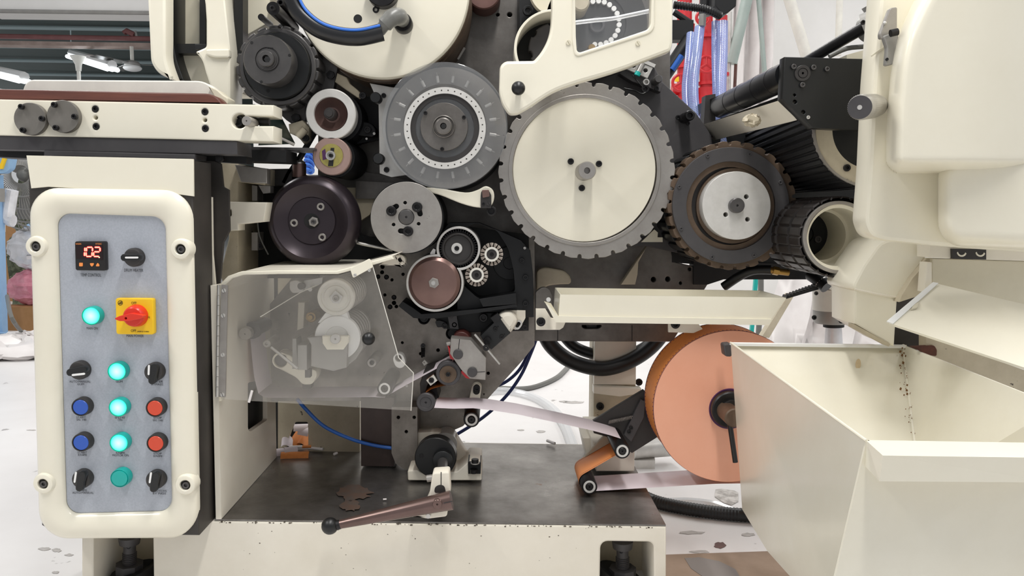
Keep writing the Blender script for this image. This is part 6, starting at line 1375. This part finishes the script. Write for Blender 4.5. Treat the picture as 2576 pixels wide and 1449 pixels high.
ob('tab', M().slab([P(2292, 778, 1.52), P(2298, 764, 1.535), P(2312, 760, 1.535), P(2308, 772, 1.52)], (0, .002, -.003)), MT['cream_dim'], t)
# ================================================================== HOPPER
Z = P(1838, 862, 1.75).z
A_, B2, C_, E_ = PZ(1838, 862, Z), PZ(2272, 868, Z), PZ(2180, 1109, Z), PZ(2660, 1022, Z); G_ = PZ(2660, 1117, Z)
t = thing('hopper', 'large cream sheet metal hopper filling the lower right corner', 'hopper', (2300, 1449, 1.2))
yA, yC = A_.y, C_.y
L1, L2, L3, L4 = P(1867, 1281, yA), P(1930, 1386, yA-.22), P(2010, 1475, yA-.42), P(2094, 1480, yC)
ob('left_wall', M().slab([A_, C_, L4, L3, L2, L1], (.004, 0, 0)), MT['hopper_cream'], t)
Gb, Ab = P(2316, 1230, yA-.25), P(2010, 1300, yA-.2)
ob('corner_seam', M().tube([B2, Gb], .0035, 8), MT['hopper_cream'], t)
ob('back_wall', M().slab([A_, B2+Vector((.008, 0, 0)), Gb+Vector((.008, 0, 0)), Ab], (0, .004, 0)), MT['hopper_cream'], t, 'stained inner back wall')
ob('right_wall', M().slab([B2, E_, P(2660, 1230, 1.25), Gb], (.003, 0, 0)), MT['hopper_cream'], t, 'inner right wall')
ob('floor_plate', M().slab([Ab, Gb, P(2660, 1300, 1.25), P(2200, 1400, 1.1)], (0, 0, -.004)), MT['hopper_cream'], t)
ob('back_rim', M().slab([A_+Vector((-.002, .0, .001)), B2+Vector((0, 0, .001)), B2+Vector((0, -.014, .001)), A_+Vector((.012, -.014, .001))], (0, 0, -.006)), MT['white_plain'], t)
ob('left_rim', M().tube([A_+Vector((0, 0, 0)), C_], .0022, 8), MT['cream'], t)
R0, R1 = PZ(2221, 1146, Z), PZ(2660, 1152, Z)
rs = M(); rnd = random.Random(12)
for i in range(70):
    f = rnd.random(); q = B2.lerp(Gb, .04+f*.62); s0 = rnd.uniform(.0004, .0016)*(1.6 if f < .2 or .45 < f < .6 else .8); q = q+Vector((rnd.gauss(0, .006)-.004, -.0035, rnd.gauss(0, .004)))
    rs.slab([q+Vector((-s0, 0, -s0*.6)), q+Vector((s0*.5, 0, -s0*1.5)), q+Vector((s0, 0, s0*.8)), q+Vector((-s0*.3, 0, s0*1.4))], (0, .001, 0))
o = ob('rust_specks', rs, mat('rust_brown', '8A6238', '6E4A28', .8, 0, 60), t); o['kind'] = 'stuff'
q = A_.lerp(B2, .725)+(Gb-B2)*.15+Vector((0, -.001, 0))
ob('worn_patch', M().slab([q+Vector((.006*math.cos(2*PI*i/14), -.004, .012*math.sin(2*PI*i/14))) for i in range(14)], (0, .0005, 0)), mat('patch_beige', 'D2BE9C', 'C6B08E', .6, 0, 80), t)
ob('front_panel', M().slab([C_, G_, P(2660, 1480, yC), L4], (0, .004, 0)), MT['hopper_cream'], t)
q0, q1 = P(2212, 1211, R0.y+.003), P(2660, 1214, R0.y+.003)
dn = Vector((0, 0, q0.z-R0.z))
ob('front_rail', M().rings([[C_+dn, G_+dn, q1, q0], [C_, G_, R1, R0]]), MT['cream'], t)
ob('rim_clip', M().prism(rp([(1820, 866), (1842, 864), (1842, 898), (1824, 897)], 6), 1.79, .03, (), .003), MT['slate'], t)
# ================================================================== HOSES AND REAR OF THE RIGHT HALF
def hose(lab, pts, r, mt='hose_clear', nm='clear_hose'):
    o = ob(nm, M().tubep(pts, r, 18, 6), MT[mt]); return tag(o, lab, 'hose', 'clear hoses above the brown rimmed drum')
hose('clear bluish hose left of the pair above the brown rimmed drum', [(1738, 85, 2.38), (1733, 150, 2.35), (1726, 220, 2.33), (1732, 290, 2.3), (1752, 345, 2.28), (1775, 390, 2.27)], 11)
hose('clear braided hose second from left above the brown rimmed drum', [(1760, 70, 2.34), (1752, 140, 2.31), (1744, 210, 2.29), (1748, 280, 2.27), (1766, 340, 2.25), (1790, 380, 2.24)], 13)
hose('clear bluish hose third from left above the brown rimmed drum', [(1800, 55, 2.32), (1800, 140, 2.3), (1802, 220, 2.28), (1804, 300, 2.26), (1806, 370, 2.25)], 10)
hose('clear braided hose rightmost of the four above the brown rimmed drum', [(1818, 55, 2.28), (1817, 140, 2.26), (1814, 220, 2.24), (1814, 300, 2.22), (1818, 365, 2.21)], 13)
t = thing('hose_manifold', 'black hexagonal hose manifold at the top right of the window arm', 'manifold', (1800, 40, 2.3))
ob('hex_block', M().prism([(1800, -40), (1856, -40), (1852, 15), (1832, 32), (1818, 38), (1798, 14)], 2.25, .06, (), .003), MT['rubber'], t)
ob('fitting', M().tubep([(1776, -20, 2.34), (1772, 40, 2.34)], 14, 16), MT['rubber'], t)
ob('fitting_nut', M().tubep([(1768, 36, 2.33), (1766, 66, 2.33)], 9, 14), MT['grey_metal_paint'], t)
ob('black_clamp', M().rect(1690, 50, 1745, 100, 2.4, .05), MT['black_flat'], t)
ob('cross_bar', M().tubep([(1695, 30, 2.42), (1740, 60, 2.42)], 8, 10), MT['black_flat'], t)
t = thing('corrugated_sleeve', 'black corrugated sleeve crossing above the clear hoses', 'hose', (1750, 20, 2.2))
cp = cat([P(*q) for q in ((1695, 12, 2.2), (1740, 18, 2.2), (1780, 25, 2.2), (1812, 40, 2.22))], 14)
ob('sleeve', M().tube(cp, [.0115 if i % 2 else .0095 for i in range(len(cp))], 14), MT['rubber'], t)
t = thing('padded_strut', 'black padded strut with a blue label behind the window arm', 'strut', (1710, 130, 2.4))
ob('strut', M().tubep([(1672, 190, 2.4), (1735, 98, 2.4)], 17, 18), MT['rubber'], t); ob('label', M().tubep([(1690, 176, 2.385), (1714, 140, 2.385)], 8, 12), MT['blue_tube'], t)
# red valve station
t = thing('sprinkler_valve_station', 'bright red sprinkler riser with hand wheels seen behind the clear hoses', 'valve', (1760, 300, 5.2))
Yz = 5.3
for pts, r in (([(1722, -40), (1722, 420)], 20), ([(1776, -40), (1776, 330)], 18), ([(1815, 40), (1812, 320)], 16), ([(1705, 195), (1745, 195)], 16), ([(1722, 250), (1800, 250)], 10), ([(1690, 225), (1735, 225)], 16), ([(1735, 60), (1725, 170)], 14)):
    ob('pipe', M().tubep([(x, y, Yz) for x, y in pts], r*.9, 18), MT['red_paint'], t)
for x, y, r in ((1722, 168, 25), (1722, 225, 22), (1776, 92, 22), (1776, 210, 20), (1814, 188, 20), (1705, 250, 24)):
    ob('flange', M().tubep([(x, y-4, Yz), (x, y+4, Yz)], r, 20), MT['red_paint'], t)
def hwheel(x, y, r):
    w_ = ob('hand_wheel', M().tube([P(x+r*math.cos(2*PI*i/28), y+r*math.sin(2*PI*i/28), Yz-.25) for i in range(29)], .0095, 8), MT['red_paint'], t)
    for a in (30, 150, 270): ob('spoke', M().tube([P(x, y, Yz-.25), P(x+r*math.cos(math.radians(a)), y+r*math.sin(math.radians(a)), Yz-.25)], .009, 6), MT['red_paint'], w_)
hwheel(1777, 162, 20); hwheel(1712, 208, 20); hwheel(1768, 45, 16)
ob('yellow_tag', M().prism([(1698, 188), (1708, 188), (1708, 205), (1698, 205)], Yz-.1, .01), MT['yellow_plate'], t)
ob('bolted_body', M().tubep([(1776, 222, Yz), (1776, 290, Yz)], 24, 18), MT['red_paint'], t)
# white wall clutter on the right
t = thing('plastic_curtain', 'hanging whitish plastic sheet in front of the right wall', 'plastic sheet', (1870, 200, 6.2))
cv = M(); rr = []
for j in range(12):
    y = -60+j*34; rr.append([P(1850+i*7+j*(-1.0)*(1 if i < 6 else .3), y, 6.3)+Vector((0, .06*math.sin(i*1.3+j*.15), 0)) for i in range(15)])
cv.rings(rr, False, False, False); ob('sheet', cv, MT['plastic_white'], t, sharp=80)
for k_, (a, b, r, mt_, lab) in enumerate((((1893, -60), (1840, 160), 14, 'teal_pole', 'thick grey green slanted pole right of the clear hoses'), ((1905, -40), (1924, 190), 6, 'teal_pole', 'thin teal upright bar on the white right wall'), ((1971, -50), (2030, 145), 14, 'wall_white', 'broad white slanted brace on the right wall'), ((2114, -50), (2108, 140), 8, 'wall_white', 'upright white post on the right wall'), ((1836, 30), (1833, 230), 5, 'alu', 'slim metal tube just right of the clear hoses'), ((1854, 100), (1848, 225), 4, 'rust', 'rusty brown pipe behind the slim metal tube'))):
    o = ob('wall_pole', M().tubep([(a[0], a[1], 5.6), (b[0], b[1], 5.6)], r, 14), MT[mt_] if mt_ != 'wall_white' else MT['rail_white']); tag(o, lab, 'pole')
for y, lab in ((52, 'upper rusty wall bracket with a pipe stub'), (188, 'lower rusty wall bracket with a pipe stub')):
    t = thing('pipe_bracket', lab, 'bracket', (1885, y, 5.7)); ob('channel', M().prism([(1876, y-8), (1898, y-18), (1898, y+6), (1884, y+16), (1872, y+10)], 6.92, .08), MT['rust'], t); ob('stub', M().tubep([(1862, y, 6.88), (1890, y+2, 6.92)], 7, 12), MT['rust'], t)
# vacuum filter canister
t = thing('filter_canister', 'white and grey filter canister with a dark outlet above the hopper', 'filter', (2097, 860, 2.3))
def P3(x, y): return P(x, y, 2.3)
k = S(2097, 780, 2.3)
ob('upper_shell', M().tube([P3(2097, 725), P3(2097, 778)], 50*k, 40), MT['rail_white'], t); ob('lower_ring', M().tube([P3(2097, 777), P3(2097, 804), P3(2097, 811)], [49*k, 49*k, 46*k], 40), MT['grey_metal_paint'], t)
ob('outlet', M().tube([P3(2097, 808), P3(2097, 822)], 25*k, 28), MT['black_flat'], t); ob('clear_sleeve', M().tube([P3(2097, 822), P3(2097, 870)], [19*k, 22*k], 24), MT['bag_clear'], t)
for x, y in ((2049, 799), (2117, 808)): bolt(x, y, 2.24, 6, t)
bolt(2121, 751, 2.243, 5, t, MT['charcoal']); bolt(2054, 738, 2.255, 5, t, MT['charcoal'])
ob('white_hood', M().slab([P(2060, 690, 2.2), P(2165, 690, 2.2), P(2150, 750, 2.2), P(2110, 735, 2.2), P(2085, 722, 2.2)], (0, .12, 0)), MT['rail_white'], t)
t = thing('clamped_black_hose', 'black hose end with bright clamp bands under the hollow roller', 'hose', (2060, 710, 2.1)); ob('hose', M().tubep([(2040, 690, 2.15), (2062, 706, 2.12), (2080, 722, 2.1)], 17, 16, 4), MT['rubber'], t); ob('band', M().tubep([(2064, 707, 2.118), (2067, 710, 2.116)], 18.2, 18), MT['bright_steel'], t)
t = thing('toothed_belt', 'black toothed belt slanting down to the right end of the trough', 'belt', (2020, 730, 2.1))
tb = [(1976, 752), (2040, 733), (2092, 718), (2060, 712)]
top_ = []
for i in range(11):
    x = 2062-i*8; y = 714+i*2.9; top_ += [(x, y), (x-3, y+1), (x-4, y+5), (x-7, y+6)]
ob('belt', M().prism([(1978, 752), (2090, 719)]+top_, 2.12, .03), MT['rubber'], t)
t = thing('brass_hose_fitting', 'brass fitting at the end of a black hose under the brown rimmed drum', 'fitting', (1960, 680, 2.0)); ob('fitting', M().tubep([(1936, 679, 2.0), (1950, 682, 2.0), (1984, 686, 2.0)], 8, 14), MT['brass'], t); ob('nut', M().tubep([(1944, 680, 2.0), (1958, 683, 2.0)], 11, 6), MT['brass'], t)
tag(ob('black_pipe', M().tubep([(1940, 679, 2.0), (1895, 680, 2.02), (1860, 695, 2.04), (1820, 722, 2.06)], 11.5, 14, 5), MT['rubber']), 'black hose bending from the brass fitting down behind the trough', 'hose')
# draped sheet behind the canister, teal strap, floor items
t = thing('draped_sheet', 'white plastic sheet draped in folds behind the hopper rim', 'plastic sheet', (2050, 860, 3.4))
cv = M(); rr = []
for j in range(14):
    f = j/13; rr.append([P(1985-f*95+i*(18+f*5), 640+f*470, 3.2-f*.3)+Vector((0, .07*math.sin(i*1.15+j*.25)+.03*math.sin(i*2.9+j*.7), 0)) for i in range(17)])
cv.rings(rr, False, False, False); ob('sheet', cv, MT['plastic_white'], t, sharp=80)
tag(ob('teal_strap', M().prism([(1902, 650), (1912, 650), (1886, 964), (1878, 964)], 3.9, .02), MT['teal_button']), 'teal upright strap seen between trough and sheet', 'strap')
tag(ob('coiled_sleeve', M().tubep([(1914, 700, 3.8), (1914, 740, 3.8), (1900, 975, 3.8)], 7, 12), MT['glass_grey']), 'grey ribbed sleeve beside the teal strap', 'sleeve')
tag(ob('brown_plank', M().slab([P(1985, 740, 2.9), P(2000, 740, 2.9), P(1935, 850, 2.9), P(1915, 850, 2.9)], (0, .04, 0)), MT['cream_dirty']), 'light brown plank leaning behind the right end of the trough', 'plank')
def FZ(x, y, z=.012): return PZ(x, y, z)
tag(ob('floor_cable', M().tube([FZ(1430, 921), FZ(1400, 950), FZ(1345, 973), FZ(1300, 978), FZ(1240, 976), FZ(1180, 980)], .012, 8, 5), MT['glass_grey']), 'grey floor cable with a knot behind the blue tubes', 'cable')
tag(ob('clear_floor_tube', M().tube([FZ(1200, 992), FZ(1270, 985), FZ(1340, 1000), FZ(1390, 1030), FZ(1420, 1070), FZ(1440, 1120), FZ(1450, 1160)], .02, 10, 5), MT['hose_plain']), 'clear tube curving over the floor behind the bed', 'tube')
cpt = [FZ(1600, 1240, .02), FZ(1650, 1262, .02), FZ(1710, 1276, .02), FZ(1780, 1287, .02), FZ(1850, 1294, .02), FZ(1930, 1299, .02)]
cp = cat(cpt, 18); tag(ob('corrugated_conduit', M().tube(cp, [.0195 if i % 2 else .0178 for i in range(len(cp))], 16), MT['rubber']), 'black corrugated conduit on the floor right of the bed', 'conduit')
tag(ob('clear_floor_tube', M().tube([FZ(1680, 1262), FZ(1740, 1262), FZ(1800, 1270), FZ(1850, 1288), FZ(1900, 1296)], .012, 8, 5), MT['hose_plain']), 'thin clear tube looped behind the black corrugated conduit', 'tube')
fcb = tag(ob('floor_cardboard', M().slab([FZ(1640, 1402, 0), FZ(2050, 1388, 0), FZ(2200, 1560, 0), FZ(1640, 1580, 0)], (0, 0, .006)), MT['card_flat']), 'flat worn cardboard sheet on the floor at the bottom right', 'cardboard')
ob('wet_stain', M().slab([FZ(x, y, .0065) for x, y in ((1722, 1404), (1760, 1402), (1810, 1412), (1850, 1432), (1862, 1452), (1830, 1460), (1770, 1452), (1738, 1430))], (0, 0, .0004)), mat('stain_grey', '7C7672', None, .7), fcb)
tag(ob('floor_patch', M().slab([FZ(x, y, .001) for x, y in ((1800, 1232), (1815, 1230), (1848, 1235), (1857, 1240), (1857, 1262), (1840, 1271), (1822, 1266), (1798, 1250))], (0, 0, .001)), mat('patch_grey', 'CFCBC6', '9F9A95', .7, 0, 25, .42, .58)), 'irregular grey stained patch on the floor left of the hopper', 'floor patch')
tag(ob('steel_channel', M().slab([FZ(1560, 1146, .03), FZ(1646, 1146, .03), FZ(1648, 1158, .03), FZ(1560, 1158, .03)], (0, 0, -.03)), MT['alu']), 'bright metal channel on the floor behind the column base', 'channel')
tag(ob('grey_pipe', M().tube([FZ(1590, 1130, .06), FZ(1690, 1122, .06)], .035, 20), MT['alu']), 'silver pipe lying on the floor behind the tape reel', 'pipe')
